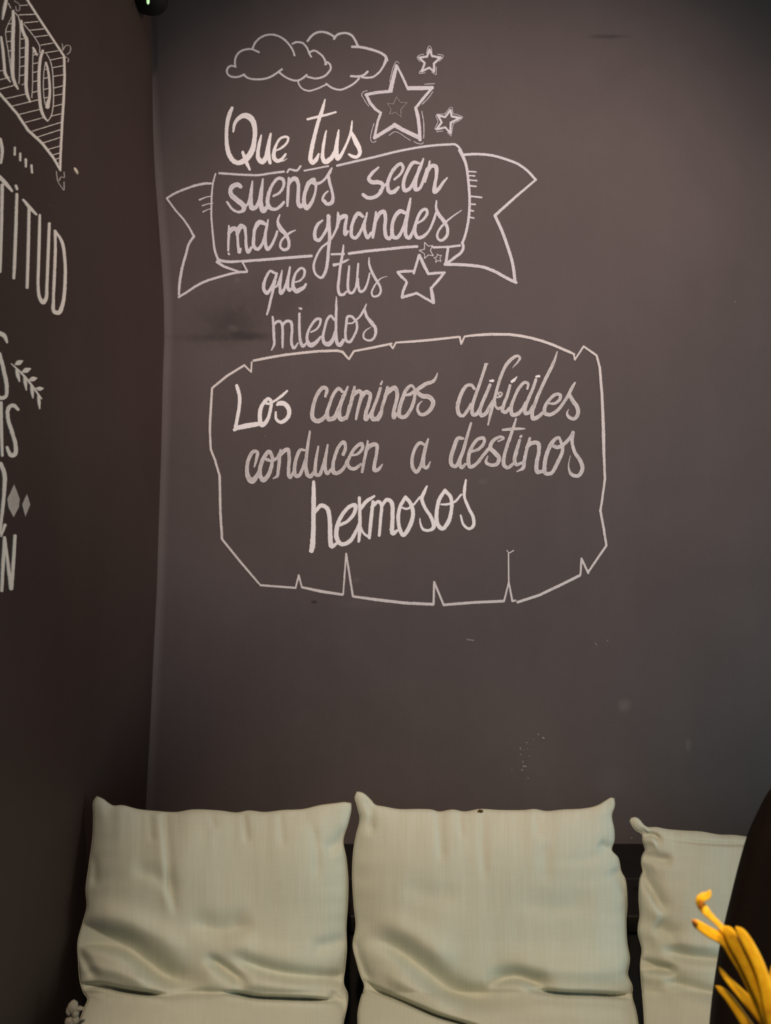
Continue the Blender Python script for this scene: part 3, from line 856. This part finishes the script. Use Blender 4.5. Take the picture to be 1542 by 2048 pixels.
# chalk_diamond | larger filled chalk diamond on the left wall | leftdim | l
f 102,1203 142,1310 135,1370 98,1443 60,1370 52,1310
# chalk_diamond | smaller filled chalk diamond right of the larger one | leftdim | l
f 196,1273 218,1350 184,1438 161,1350
# chalk_lettering | partly visible chalk capitals above and including the last N on the left wall | left | l
c 2,1050,26 30,1130,30 28,1250,26 15,1400,22 -5,1560,18
p 33,1500,24 5,1582,12
p 10,1980,20 20,1780,24 30,1590,20
p 32,1595,18 55,1780,22 78,1965,26
p 82,1965,22 95,1780,24 107,1578,22
'''
build_chalk()
# a bare plaster spot on the left wall
bm = bmesh.new(); ctr = at_x(152, 342, XL)
bmesh.ops.create_uvsphere(bm, u_segments=14, v_segments=8, radius=1.0)
for v in bm.verts: v.co = Vector((XL + v.co.x * .0022, ctr.y + v.co.y * .0095, ctr.z + v.co.z * .0042))
obj('plaster_spot', bm, M['plaster'], WL)['label'] = 'pale bare plaster spot right of the pointed panel'

# ------------------------------------------------------------------ bench built in under the wall
def build_bench():
    root = empty('built_in_bench', (0.6, -.2, 0), 'black built-in bench along the wall under the lettering', 'bench')
    inv = Vector(root.location)
    def part(name, *boxes, **kw):
        bm = bmesh.new()
        for b in boxes: add_box(bm, *b, bev=kw.get('bev', .004))
        for v in bm.verts: v.co -= inv
        return obj(name, bm, M['bench'], root)
    z = at_y(771, 1686, 0).z                      # top of the ledge where it meets the wall
    yj = EYE.y + (EYE.z - z) / (math.tan(math.atan((1757 - 1024) / FPX) - PITCH))   # joint between the two ledge boards
    x0, x1 = XL + .004, 2.0
    part('ledge_board', (x0, x1, yj + .0015, -.002, z - .03, z))
    part('ledge_board', (x0, x1, -.362, yj - .0015, z - .03, z + .001))
    part('backrest_panel', (x0, x1, -.355, -.337, .0, z - .03))
    part('seat_board', (x0, x1, -.86, -.356, .475, .505), bev=.006)
    part('front_panel', (x0, x1, -.82, -.80, .0, .475))
    return z
LEDGE = build_bench()

# ------------------------------------------------------------------ cushions
def boundary(pts, n):
    c = catmull(pts, 2.0); L = [0.0]
    for a, b in zip(c, c[1:]): L.append(L[-1] + math.dist(a, b))
    out = []; k = 0
    for i in range(n + 1):
        s = L[-1] * i / n
        while k < len(L) - 2 and L[k + 1] < s: k += 1
        t = (s - L[k]) / max(1e-9, L[k + 1] - L[k]); out.append((lerp(c[k][0], c[k + 1][0], t), lerp(c[k][1], c[k + 1][1], t)))
    return out
def seg_dist(px, py, a, b):
    dx, dy = b[0] - a[0], b[1] - a[1]; l2 = dx * dx + dy * dy
    t = 0 if l2 == 0 else max(0, min(1, ((px - a[0]) * dx + (py - a[1]) * dy) / l2))
    ex, ey = px - a[0] - t * dx, py - a[1] - t * dy
    side = dx * ey - dy * ex
    return math.hypot(ex, ey), t, side
class Crease:
    # a fold line: depth in metres, half width above / below the line in picture-scale units
    def __init__(s, pts, depth, wa, wb=None, lip=0.0):
        s.p = [q[:2] for q in catmull(pts, 7.0)]; s.d = depth; s.wa = wa; s.wb = wb or wa; s.lip = lip
        m = 3 * max(s.wa, s.wb) + 4
        s.box = (min(q[0] for q in s.p) - m, max(q[0] for q in s.p) + m, min(q[1] for q in s.p) - m, max(q[1] for q in s.p) + m)
    def at(s, x, y):
        if x < s.box[0] or x > s.box[1] or y < s.box[2] or y > s.box[3]: return 0.0
        best = (1e9, 0, 0); n = len(s.p) - 1
        for i in range(n):
            d, t, side = seg_dist(x, y, s.p[i], s.p[i + 1])
            if d < best[0]: best = (d, (i + t) / n, side)
        d, t, side = best
        o = s.open or ''
        taper = smooth(min(1, t / .3 if 'l' not in o else 1, (1 - t) / .3 if 'r' not in o else 1))
        w = s.wb if side > 0 else s.wa
        v = -s.d * math.exp(-(d / w) ** 2)
        if s.lip and side > 0: v += s.lip * math.exp(-((d - 2.0 * s.wb) / (1.6 * s.wb)) ** 2)
        return v * taper
MID = [(1560, .405), (1640, .415), (1750, .435), (1883, .462), (1950, .480), (1985, .492), (2010, .520), (2048, .560), (2110, .615), (2200, .66), (2330, .71), (2420, .73)]

def cushion(name, label, top, right, left, bot_y, creases, seed, nu, nv, dw=0.0, ears=()):
    T = boundary(top, nu); Rr = boundary(right, nv); Lf = boundary(left, nv)
    Bt = [(lerp(Lf[-1][0], Rr[-1][0], i / nu), lerp(Lf[-1][1], Rr[-1][1], i / nu)) for i in range(nu + 1)]
    front, back, rim = [], [], {}
    bm = bmesh.new(); uvl = bm.loops.layers.uv.new('UVMap'); F = []; Bk = []
    for j in range(nv + 1):
        v = j / nv; fr = []; br = []
        for i in range(nu + 1):
            u = i / nu
            x = (1 - v) * T[i][0] + v * Bt[i][0] + (1 - u) * Lf[j][0] + u * Rr[j][0] - ((1 - u) * (1 - v) * T[0][0] + u * (1 - v) * T[-1][0] + (1 - u) * v * Bt[0][0] + u * v * Bt[-1][0])
            y = (1 - v) * T[i][1] + v * Bt[i][1] + (1 - u) * Lf[j][1] + u * Rr[j][1] - ((1 - u) * (1 - v) * T[0][1] + u * (1 - v) * T[-1][1] + (1 - u) * v * Bt[0][1] + u * v * Bt[-1][1])
            w = interp(MID, y) + dw
            eu = min(u, 1 - u) * 2; ev = min(v * 5.0, (1 - v) * 6.0, 1.0)
            su = (1 - (1 - min(1, eu * 1.5)) ** 2) ** .62; sv = (1 - (1 - min(1, ev)) ** 2) ** .62
            pf = su * sv
            b = .042 * pf
            if 0 < i < nu and 0 < j < nv:
                env = min(1, pf * 1.6)
                q = Vector((x * .012, y * .012, seed))
                b += env * (.0065 * noise.noise(q * .55) + 0.0010 * noise.noise(Vector((x * .035, y * .009, seed + 4))))
                # gathers running in from the sewn edges
                b += .0018 * noise.noise(Vector((x * .055, seed * 3.1, y * .004))) * math.exp(-v / .07) * min(1, v * 60)
                b += .0035 * noise.noise(Vector((seed * 2.3, y * .035, x * .004))) * math.exp(-min(u, 1 - u) / .08) * min(1, eu * 20)
                cr = sum(c.at(x, y) for c in creases)
                b += cr * min(1, pf * 2.2 + .25)
            b = max(b, .0015 if (0 < i < nu and 0 < j < nv) else 0)
            mid = at_y(x, y, -w)
            f = at_y(x, y, -(w + b))
            fv = bm.verts.new(f); fr.append((fv, (x * .0008, y * .0008)))
            if 0 < i < nu and 0 < j < nv:
                bb = .034 * pf + .0015
                br.append(bm.verts.new((mid.x, min(mid.y + bb, -.366), mid.z)))
            else: br.append(fv)
        F.append(fr); Bk.append(br)
    for j in range(nv):
        for i in range(nu):
            q = (F[j][i], F[j + 1][i], F[j + 1][i + 1], F[j][i + 1])
            f = bm.faces.new([a[0] for a in q])
            for lp, a in zip(f.loops, q): lp[uvl].uv = a[1]
            vs = [Bk[j][i], Bk[j][i + 1], Bk[j + 1][i + 1], Bk[j + 1][i]]
            if len(set(vs)) == 4 and not all(x is y[0] for x, y in zip(vs, (F[j][i], F[j][i + 1], F[j + 1][i + 1], F[j + 1][i]))):
                f2 = bm.faces.new(vs)
                for lp, a in zip(f2.loops, (F[j][i], F[j][i + 1], F[j + 1][i + 1], F[j + 1][i])): lp[uvl].uv = a[1]
    base = at_y((Lf[-1][0] + Rr[-1][0]) / 2, Lf[-1][1], -.72); base.z = .507
    root = empty(name, base, label, 'cushion', 'sage linen cushions along the bench')
    outline = [F[0][i][0].co.copy() for i in range(nu + 1)] + [F[j][nu][0].co.copy() for j in range(1, nv + 1)]
    outline = [F[j][0][0].co.copy() for j in range(nv, 0, -1)] + outline
    for v in bm.verts: v.co -= base
    obj('cover', bm, M['linen'], root)
    bm = bmesh.new(); tube(bm, [p - base for p in outline[::2]], .0009, 6)
    obj('seam', bm, M['seam'], root)
    return root, base

def c_(pts, d, wa, wb=None, lip=0, opn=''):
    c = Crease(pts, d, wa, wb, lip); c.open = opn; return c

left_cushion, lbase = cushion('cushion', 'leftmost sage linen cushion, creased low, beside the left wall',
    [(194, 1593), (207, 1599), (216, 1606), (227, 1612), (244, 1611), (276, 1619), (314, 1623), (353, 1625), (385, 1620), (439, 1622), (474, 1626), (497, 1622), (529, 1625), (567, 1621), (606, 1619), (641, 1611), (672, 1607), (690, 1605), (702, 1607)],
    [(702, 1607), (702, 1618), (696, 1646), (686, 1681), (692, 1716), (696, 1762), (695, 1809), (692, 1856), (693, 1898), (690, 1934), (687, 1968), (695, 1988), (694, 2011), (686, 2048), (682, 2100), (690, 2200), (692, 2400)],
    [(194, 1593), (187, 1603), (187, 1630), (186, 1669), (178, 1731), (172, 1778), (174, 1813), (165, 1848), (156, 1883), (157, 1922), (161, 1965), (169, 1988), (176, 1998), (169, 2015), (161, 2038), (156, 2060), (150, 2110), (146, 2200), (150, 2400)],
    2400,
    [c_([(150, 1980), (186, 1972), (210, 1974), (248, 1982), (287, 1988), (350, 1993)], .034, 6, 4, .004, 'l'),
     c_([(425, 1984), (470, 1988), (509, 1995), (567, 1998), (626, 2000), (690, 2002)], .034, 5, 3.5, .004, ''),
     c_([(310, 1995), (390, 1986), (460, 1987)], .010, 9, 8),
     c_([(140, 1868), (217, 1884), (256, 1897), (295, 1926), (338, 1955), (420, 1968)], .034, 26, 17, .007, 'l'),
     c_([(150, 1826), (230, 1836), (310, 1870), (400, 1920)], -.012, 26, 26, 0, 'l'),
     c_([(168, 1935), (235, 1946), (310, 1974)], -.010, 14, 16, 0, 'l'),
     c_([(405, 1908), (451, 1938), (500, 1974)], .016, 11, 13, .006),
     c_([(450, 1902), (509, 1932), (567, 1948), (680, 1957)], .014, 15, 12, .006, 'r'),
     c_([(430, 1880), (530, 1905), (640, 1925)], -.006, 22, 22),
     c_([(450, 1962), (540, 1972), (650, 1980)], -.008, 16, 14),
     c_([(330, 1626), (336, 1716), (341, 1778), (354, 1845)], .006, 11, 7, .002, 'l'),
     c_([(486, 1622), (494, 1690)], .005, 8, 6, 0, 'l'), c_([(620, 1630), (632, 1700), (634, 1770)], .004, 10, 8),
     c_([(300, 1625), (304, 1690)], .003, 8, 7, 0, 'l'), c_([(420, 1622), (430, 1660)], .003, 8, 7, 0, 'l'), c_([(560, 1622), (566, 1700)], .003, 9, 8, 0, 'l'),
     c_([(370, 1836), (439, 1860), (515, 1842)], .012, 28, 18, .003),
     c_([(150, 1892), (172, 1928), (200, 1962)], .014, 11, 12, 0, 'l'),
     c_([(620, 1900), (665, 1886), (694, 1878)], .008, 16, 14, 0, 'r'),
     c_([(648, 1706), (672, 1690), (690, 1674)], .008, 14, 11, 0, 'r'),
     c_([(255, 1735), (320, 1756), (350, 1800)], .005, 20, 14),
     c_([(180, 1700), (190, 1740), (188, 1780)], .005, 9, 9),
     c_([(655, 1986), (680, 2000), (694, 2018)], .010, 8, 9, 0, 'r')],
    1.7, 170, 300)

mid_cushion, mbase = cushion('cushion', 'middle sage linen cushion with two pointed corners and a slanting fold',
    [(714, 1584), (722, 1585), (731, 1590), (742, 1601), (750, 1610), (769, 1614), (797, 1619), (836, 1619), (863, 1620), (878, 1624), (906, 1620), (929, 1624), (960, 1619), (999, 1621), (1050, 1621), (1069, 1619), (1092, 1623), (1127, 1620), (1166, 1618), (1194, 1612), (1213, 1601), (1222, 1596), (1228, 1597)],
    [(1228, 1597), (1229, 1611), (1223, 1630), (1228, 1661), (1228, 1681), (1223, 1700), (1236, 1716), (1242, 1743), (1250, 1758), (1254, 1809), (1252, 1840), (1254, 1887), (1259, 1918), (1255, 1949), (1264, 1972), (1264, 1994), (1271, 2019), (1276, 2048), (1282, 2110), (1284, 2200), (1280, 2400)],
    [(714, 1584), (710, 1595), (715, 1614), (720, 1638), (713, 1669), (707, 1704), (705, 1755), (708, 1809), (712, 1852), (706, 1891), (713, 1922), (722, 1953), (729, 1972), (721, 2000), (716, 2027), (716, 2048), (716, 2110), (714, 2200), (716, 2400)],
    2400,
    [c_([(716, 1964), (758, 1984), (797, 2000), (836, 2017), (874, 2033), (929, 2049), (1000, 2066)], .034, 6, 4, .004, 'l'),
     c_([(1040, 1976), (1092, 1984), (1127, 1988), (1186, 1990), (1280, 1996)], .030, 5.5, 4, .003, 'r'),
     c_([(725, 1862), (797, 1902), (843, 1937), (898, 1980), (952, 1997), (1050, 1992)], .030, 26, 17, .007),
     c_([(740, 1830), (830, 1875), (920, 1935)], -.009, 26, 24),
     c_([(750, 1935), (830, 1980), (930, 2022)], -.010, 16, 16),
     c_([(965, 1970), (1030, 1955), (1069, 1966), (1110, 1985)], .023, 20, 10, .008),
     c_([(990, 1922), (1100, 1938), (1235, 1945)], -.010, 26, 22, 0, 'r'),
     c_([(1020, 2010), (1120, 2012), (1240, 2020)], -.006, 14, 16, 0, 'r'),
     c_([(968, 1619), (966, 1696), (970, 1775)], .003, 10, 8, 0, 'l'),
     c_([(1084, 1680), (1090, 1716), (1092, 1775)], .0028, 14, 13), c_([(1070, 1622), (1078, 1680)], .003, 8, 8, 0, 'l'),
     c_([(878, 1624), (884, 1730)], .0035, 9, 8, 0, 'l'), c_([(920, 1624), (924, 1680)], .003, 7, 7, 0, 'l'),
     c_([(708, 1895), (722, 1935), (750, 1972)], .009, 12, 11, 0, 'l'),
     c_([(1222, 1735), (1238, 1752), (1252, 1780)], .009, 10, 12, 0, 'r'),
     c_([(1195, 1686), (1226, 1702)], .008, 10, 9, 0, 'r'), c_([(733, 1606), (742, 1630), (742, 1675)], .006, 9, 8, 0, 'l'),
     c_([(1020, 1800), (1110, 1815), (1200, 1800)], .004, 26, 20), c_([(800, 1760), (860, 1790), (930, 1785)], .003, 24, 20)],
    5.3, 180, 300)

right_cushion, rbase = cushion('cushion', 'rightmost sage linen cushion with a curled corner, partly behind the chair',
    [(1260, 1642), (1262, 1637), (1269, 1635), (1277, 1638), (1287, 1650), (1295, 1655), (1312, 1655), (1333, 1659), (1367, 1662), (1402, 1664), (1438, 1670), (1469, 1671), (1500, 1675), (1560, 1682), (1640, 1690), (1710, 1684), (1738, 1676)],
    [(1738, 1676), (1742, 1690), (1738, 1730), (1746, 1800), (1750, 1880), (1742, 1960), (1752, 2048), (1758, 2120), (1756, 2200), (1750, 2400)],
    [(1260, 1642), (1263, 1649), (1271, 1660), (1284, 1668), (1286, 1684), (1291, 1703), (1283, 1722), (1286, 1746), (1280, 1763), (1278, 1798), (1280, 1834), (1276, 1863), (1284, 1900), (1281, 1930), (1283, 1965), (1287, 2013), (1289, 2048), (1291, 2110), (1293, 2200), (1295, 2400)],
    2400,
    [c_([(1280, 1742), (1305, 1779), (1319, 1806), (1342, 1830)], .013, 14, 11, .005, 'l'),
     c_([(1270, 1930), (1319, 1937), (1362, 1944)], .020, 13, 9, .006, 'l'),
     c_([(1318, 1897), (1367, 1912), (1450, 1921)], .013, 16, 11, .005, 'r'),
     c_([(1318, 1957), (1367, 1973), (1440, 1992)], .012, 15, 11, .005, 'r'),
     c_([(1303, 1846), (1335, 1866), (1362, 1884)], .011, 18, 12),
     c_([(1320, 1870), (1380, 1888), (1450, 1894)], -.006, 14, 14),
     c_([(1300, 1975), (1330, 2010), (1345, 2060)], .006, 18, 14),
     c_([(1282, 1671), (1305, 1669), (1324, 1686)], .013, 6, 6, .004, 'l'), c_([(1288, 1712), (1348, 1724)], .009, 11, 10, 0, 'l'),
     c_([(1307, 1671), (1343, 1679), (1414, 1686), (1493, 1688), (1580, 1694), (1700, 1694)], .006, 4, 4, .002, 'r')],
    9.1, 150, 300)

# knotted cord tie on the lower left corner of the left cushion
bm = bmesh.new()
for (px, py, r, sx, sz) in ((146, 2014, .0075, 1, 1.25), (139, 2021, .006, .8, 1.2), (151, 2026, .006, .9, 1.1), (141, 2042, .007, 1.2, .9), (150, 2040, .006, 1, 1.3), (146, 2060, .008, 1, 1.2), (158, 2017, .004, 1.6, .8)):
    p = at_y(px, py, -.585) - lbase
    b2 = bmesh.new(); bmesh.ops.create_icosphere(b2, subdivisions=3, radius=1.0)
    for v in b2.verts:
        k = 1 + .22 * noise.noise(v.co * 2.4 + Vector((px, 0, py)))
        v.co = p + Vector((v.co.x * r * sx * k, v.co.y * r * k, v.co.z * r * sz * k))
    me = bpy.data.meshes.new('t'); b2.to_mesh(me); b2.free(); bm.from_mesh(me); bpy.data.meshes.remove(me)
obj('knotted_tie', bm, M['cord'], left_cushion)['label'] = 'greyish knotted cord tie at the lower left corner'
# a few brown threads in the top seam of the middle cushion
bm = bmesh.new()
for k, (dx, dy) in enumerate(((0, 0), (4, 1), (-3, 2), (1, 3))):
    p = at_y(960 + dx, 1621 + dy, -.420) - mbase
    bmesh.ops.create_icosphere(bm, subdivisions=1, radius=.0022, matrix=__import__('mathutils').Matrix.Translation(p))
obj('seam_stitch', bm, M['stitch'], mid_cushion)['label'] = 'brown thread knot in the top seam'

# ------------------------------------------------------------------ black speaker high in the corner
def build_speaker():
    p = at_y(297, 21, -.205); p.z -= 0.0; root = empty('corner_speaker', p, 'black rounded speaker with a green light, high in the corner', 'speaker')
    bm = bmesh.new(); prof = []
    for k in range(0, 13):
        a = math.radians(-90 + 90 * k / 12); prof.append((.039 * math.cos(a) + .0004, .026 + .026 * math.sin(a)))
    prof += [(.040, .05), (.040, .15), (.036, .158), (.02, .16)]
    lathe(bm, prof, 0, 0, 40); obj('housing', bm, M['plastic'], root)
    bm = bmesh.new(); add_box(bm, -.052, -.03, -.01, .01, .09, .12, .002); obj('bracket', bm, M['plastic'], root)
    bm = bmesh.new(); lp = at_y(296, 3, -.243) - p
    bmesh.ops.create_uvsphere(bm, u_segments=12, v_segments=8, radius=.0032)
    for v in bm.verts: v.co = Vector((v.co.x, v.co.y, v.co.z * 1.9)) + lp
    obj('indicator_light', bm, M['led'], root)['label'] = 'small pale green indicator light'
build_speaker()

# ------------------------------------------------------------------ dark high-backed chair at the right
def build_chair():
    Y = -.92
    edge = [(1542, 1590), (1520, 1632), (1502, 1672), (1490, 1712), (1478, 1757), (1467, 1802), (1455, 1852), (1445, 1902), (1437, 1952), (1430, 2002), (1425, 2052), (1419, 2140), (1416, 2260), (1416, 2420)]
    L = [at_y(x, y, Y) for x, y in edge]
    top = [at_y(1566, 1562, Y), at_y(1600, 1540, Y), at_y(1660, 1520, Y)]
    xm = top[-1].x + .05
    half = L[::-1] + top                                  # up the left side to the crown
    prof = [Vector((p.x, 0, p.z)) for p in half]
    cr = catmull([(p.x, p.z) for p in prof] + [(xm, top[-1].z + .006)], .012)
    prof = [Vector((a, 0, b)) for a, b in cr]
    prof = prof + [Vector((2 * xm - p.x, 0, p.z)) for p in prof[-2::-1]]
    root = empty('high_back_chair', (xm, Y + .2, 0), 'dark brown high-backed chair with a rounded top, in front of the rightmost cushion', 'chair')
    base = Vector(root.location)
    bm = bmesh.new(); rings = []
    cz = sum(p.z for p in prof) / len(prof)
    for (inset, yy) in ((.018, -.022), (.006, -.018), (0, -.008), (0, .008), (.006, .018), (.018, .022)):
        ring = []
        for p in prof:
            d = Vector((xm - p.x, 0, cz - p.z)); d = d.normalized() * inset if d.length else d
            ring.append(bm.verts.new(Vector((p.x + d.x, Y + yy, p.z + d.z)) - base))
        rings.append(ring)
    n = len(prof)
    for r0, r1 in zip(rings, rings[1:]):
        for i in range(n): bm.faces.new((r0[i], r0[(i + 1) % n], r1[(i + 1) % n], r1[i]))
    bm.faces.new(rings[0]); bm.faces.new(rings[-1][::-1])
    obj('backrest', bm, M['chair'], root)
    x0 = L[-1].x; x1 = 2 * xm - x0; zb = L[-1].z
    bm = bmesh.new(); add_box(bm, x0 + .004, x1 - .004, Y - .40, Y + .02, .42, .47, .018, 4)
    for v in bm.verts: v.co -= base
    obj('seat', bm, M['chair'], root)
    for lx in (x0 + .035, x1 - .035):
        for (ly, top_z) in ((Y, zb + .06), (Y - .36, .43)):
            bm = bmesh.new(); add_box(bm, lx - .017, lx + .017, ly - .017, ly + .017, 0.0, top_z, .004)
            for v in bm.verts: v.co -= base
            obj('leg', bm, M['chair'], root)
build_chair()

# ------------------------------------------------------------------ yellow flower in a vase, close to the camera
def build_flower():
    Y0 = EYE.y + .60; hub = at_y(1590, 2190, Y0)
    root = empty('yellow_flower', hub, 'yellow spidery flower with long narrow petals, close up at lower right', 'flower')
    def P(x, y, d): return at_y(1200 + x / 4.196, 1560 + y / 4.196, Y0 + d)
    def petal(pts, mat='petal', flat=.30, twist=0.0, groove=.35, fat=1.22):
        q = catmull(pts, 22.0)                     # x, y, width, depth offset
        C3 = [(P(a, b, d), w * fat / 4.196 / FPX * .60) for a, b, w, d in q]
        sect = []; n = 14
        for k in range(n):
            a = 2 * math.pi * k / n; ca, sa = math.cos(a), math.sin(a)
            r = 1 - groove * max(0, -sa) ** 3 if sa < 0 else 1
            sect.append((ca * .5, sa * .5 * flat * r))
        bm = bmesh.new(); path = []
        for i, (c, w) in enumerate(C3):
            a = C3[max(0, i - 1)][0]; b = C3[min(len(C3) - 1, i + 1)][0]
            t = (b - a).normalized(); view = (c - EYE).normalized()
            s = t.cross(view).normalized(); u = s.cross(t).normalized()
            if twist:
                an = twist * math.sin(i / (len(C3) - 1) * math.pi * 2); s, u = s * math.cos(an) + u * math.sin(an), u * math.cos(an) - s * math.sin(an)
            e = min(1.0, (i + .25) / 2.5); w2 = w * (e ** .5)
            path.append((c - hub, s * w2, u * max(w2, .0025)))
        rings = sweep(bm, path, sect)
        uvl = bm.loops.layers.uv.new('UVMap'); idx = {}
        for i, r in enumerate(rings):
            for k, v in enumerate(r): idx[v] = (i * .1, abs(k - n / 2) / n)
        for f in bm.faces:
            for lp in f.loops: lp[uvl].uv = idx[lp.vert]
        return obj('petal', bm, M[mat], root)
    END = (1636, 2650)
    petal([(925, 925, 26, .0), (905, 965, 44, .0), (862, 985, 56, 0), (835, 1008, 52, .0), (852, 1055, 60, .002), (892, 1105, 56, 0), (945, 1160, 44, 0), (1000, 1215, 42, 0), (1060, 1290, 50, 0), (1150, 1420, 60, .004), (1250, 1600, 60, .008), (1400, 2000, 60, .01), (1600, 2600, 40, .0)], twist=.35)
    p2 = petal([(772, 1172, 34, 0), (800, 1200, 52, 0), (850, 1235, 62, 0), (930, 1285, 70, 0), (1010, 1322, 78, 0), (1070, 1370, 84, 0), (1140, 1470, 92, 0), (1220, 1590, 100, 0), (1300, 1740, 110, 0), (1370, 1880, 120, 0), (1440, 2040, 130, 0), (1530, 2300, 100, 0), (1620, 2620, 60, 0)])
    petal([(1040, 1225, 40, -.004), (1080, 1280, 76, -.004), (1130, 1370, 84, -.004), (1190, 1470, 90, -.004), (1255, 1590, 92, -.004), (1320, 1720, 100, -.004), (1385, 1860, 104, -.004), (1440, 2010, 110, -.004), (1530, 2300, 90, -.004), (1625, 2620, 50, -.004)])
    petal([(1140, 1232, 28, -.008), (1180, 1275, 56, -.008), (1225, 1345, 72, -.008), (1275, 1435, 78, -.008), (1325, 1540, 80, -.008), (1365, 1650, 82, -.008), (1395, 1760, 84, -.008), (1425, 1900, 90, -.008), (1465, 2060, 90, -.008), (1540, 2300, 80, -.008), (1630, 2620, 50, -.008)], twist=.2)
    petal([(998, 1568, 14, .012), (1040, 1635, 34, .012), (1100, 1705, 48, .012), (1170, 1780, 62, .012), (1250, 1865, 78, .012), (1330, 1955, 88, .012), (1410, 2055, 92, .012), (1500, 2250, 80, .012), (1615, 2620, 50, .006)])
    petal([(972, 1728, 18, .018), (1015, 1762, 42, .018), (1070, 1815, 56, .018), (1130, 1895, 64, .018), (1190, 1985, 70, .018), (1250, 2075, 74, .018), (1380, 2260, 70, .018), (1600, 2620, 50, .008)])
    petal([(1462, 1530, 26, .02), (1450, 1640, 44, .02), (1446, 1760, 52, .02), (1450, 1900, 56, .02), (1475, 2080, 60, .02), (1540, 2300, 60, .02), (1630, 2620, 40, .01)])
    petal([(1760, 1600, 24, .02), (1745, 1760, 60, .02), (1720, 1950, 80, .02), (1690, 2200, 80, .02), (1650, 2620, 50, .01)])
    petal([(1900, 1850, 24, .0), (1860, 1980, 60, .0), (1800, 2180, 80, .0), (1660, 2620, 50, .0)])
    # brown withered tips
    bm = bmesh.new(); b2 = P(848, 1048, -.0022) - hub
    bmesh.ops.create_icosphere(bm, subdivisions=2, radius=1.0)
    for v in bm.verts: v.co = Vector((v.co.x * .0016 + v.co.z * .001, v.co.y * .0012, v.co.z * .0032 - v.co.x * .0008)) + b2
    obj('withered_spot', bm, M['petal_tip'], root)['label'] = 'brown withered spot on the bent petal'
    bm = bmesh.new(); b3 = P(798, 1196, -.0016) - hub
    bmesh.ops.create_icosphere(bm, subdivisions=2, radius=1.0)
    for v in bm.verts: v.co = Vector((v.co.x * .0022, v.co.y * .0016, v.co.z * .0018 - v.co.x * .0012)) + b3
    obj('withered_spot', bm, M['petal_tip'], root)['label'] = 'brown withered tip of the left petal'
    # heart and stem
    bm = bmesh.new(); bmesh.ops.create_uvsphere(bm, u_segments=20, v_segments=12, radius=.016)
    for v in bm.verts: v.co.z = v.co.z * .8 - .012
    obj('flower_head', bm, M['stem'], root)
    tz = .75
    bm = bmesh.new(); tube(bm, [Vector(q) for q in catmull([(0, 0, -.012), (.006, -.02, -.035), (.018, -.16, -.085), (.027, -.29, -.14), (.03, -.318, tz + .14 - hub.z), (.03, -.322, tz + .03 - hub.z)], .02)], .003, 10)
    obj('stem', bm, M['stem'], root)
    vx, vy = hub.x + .03, hub.y - .32
    v = empty('flower_vase', (vx, vy, tz), 'dark glazed vase holding the yellow flower', 'vase')
    bm = bmesh.new()
    lathe(bm, [(.025, 0), (.034, .004), (.042, .03), (.043, .07), (.030, .12), (.017, .15), (.018, .165), (.014, .165), (.013, .15), (.026, .12), (.038, .07), (.037, .03), (.02, .012)], 0, 0)
    obj('vase_body', bm, M['vase'], v)
    tb = empty('pedestal_table', (vx, vy - .01, 0), 'dark wooden pedestal table under the flower vase', 'table')
    bm = bmesh.new(); lathe(bm, [(.13, tz - .028), (.165, tz - .024), (.17, tz - .012), (.166, tz - .002), (.16, tz)], 0, 0, 64); obj('table_top', bm, M['wood'], tb)
    bm = bmesh.new(); lathe(bm, [(.03, .02), (.026, .2), (.024, .6), (.04, tz - .028)], 0, 0, 32); obj('pedestal', bm, M['wood'], tb)
    bm = bmesh.new(); lathe(bm, [(.19, 0), (.19, .012), (.05, .03)], 0, 0, 48); obj('foot', bm, M['wood'], tb)
build_flower()
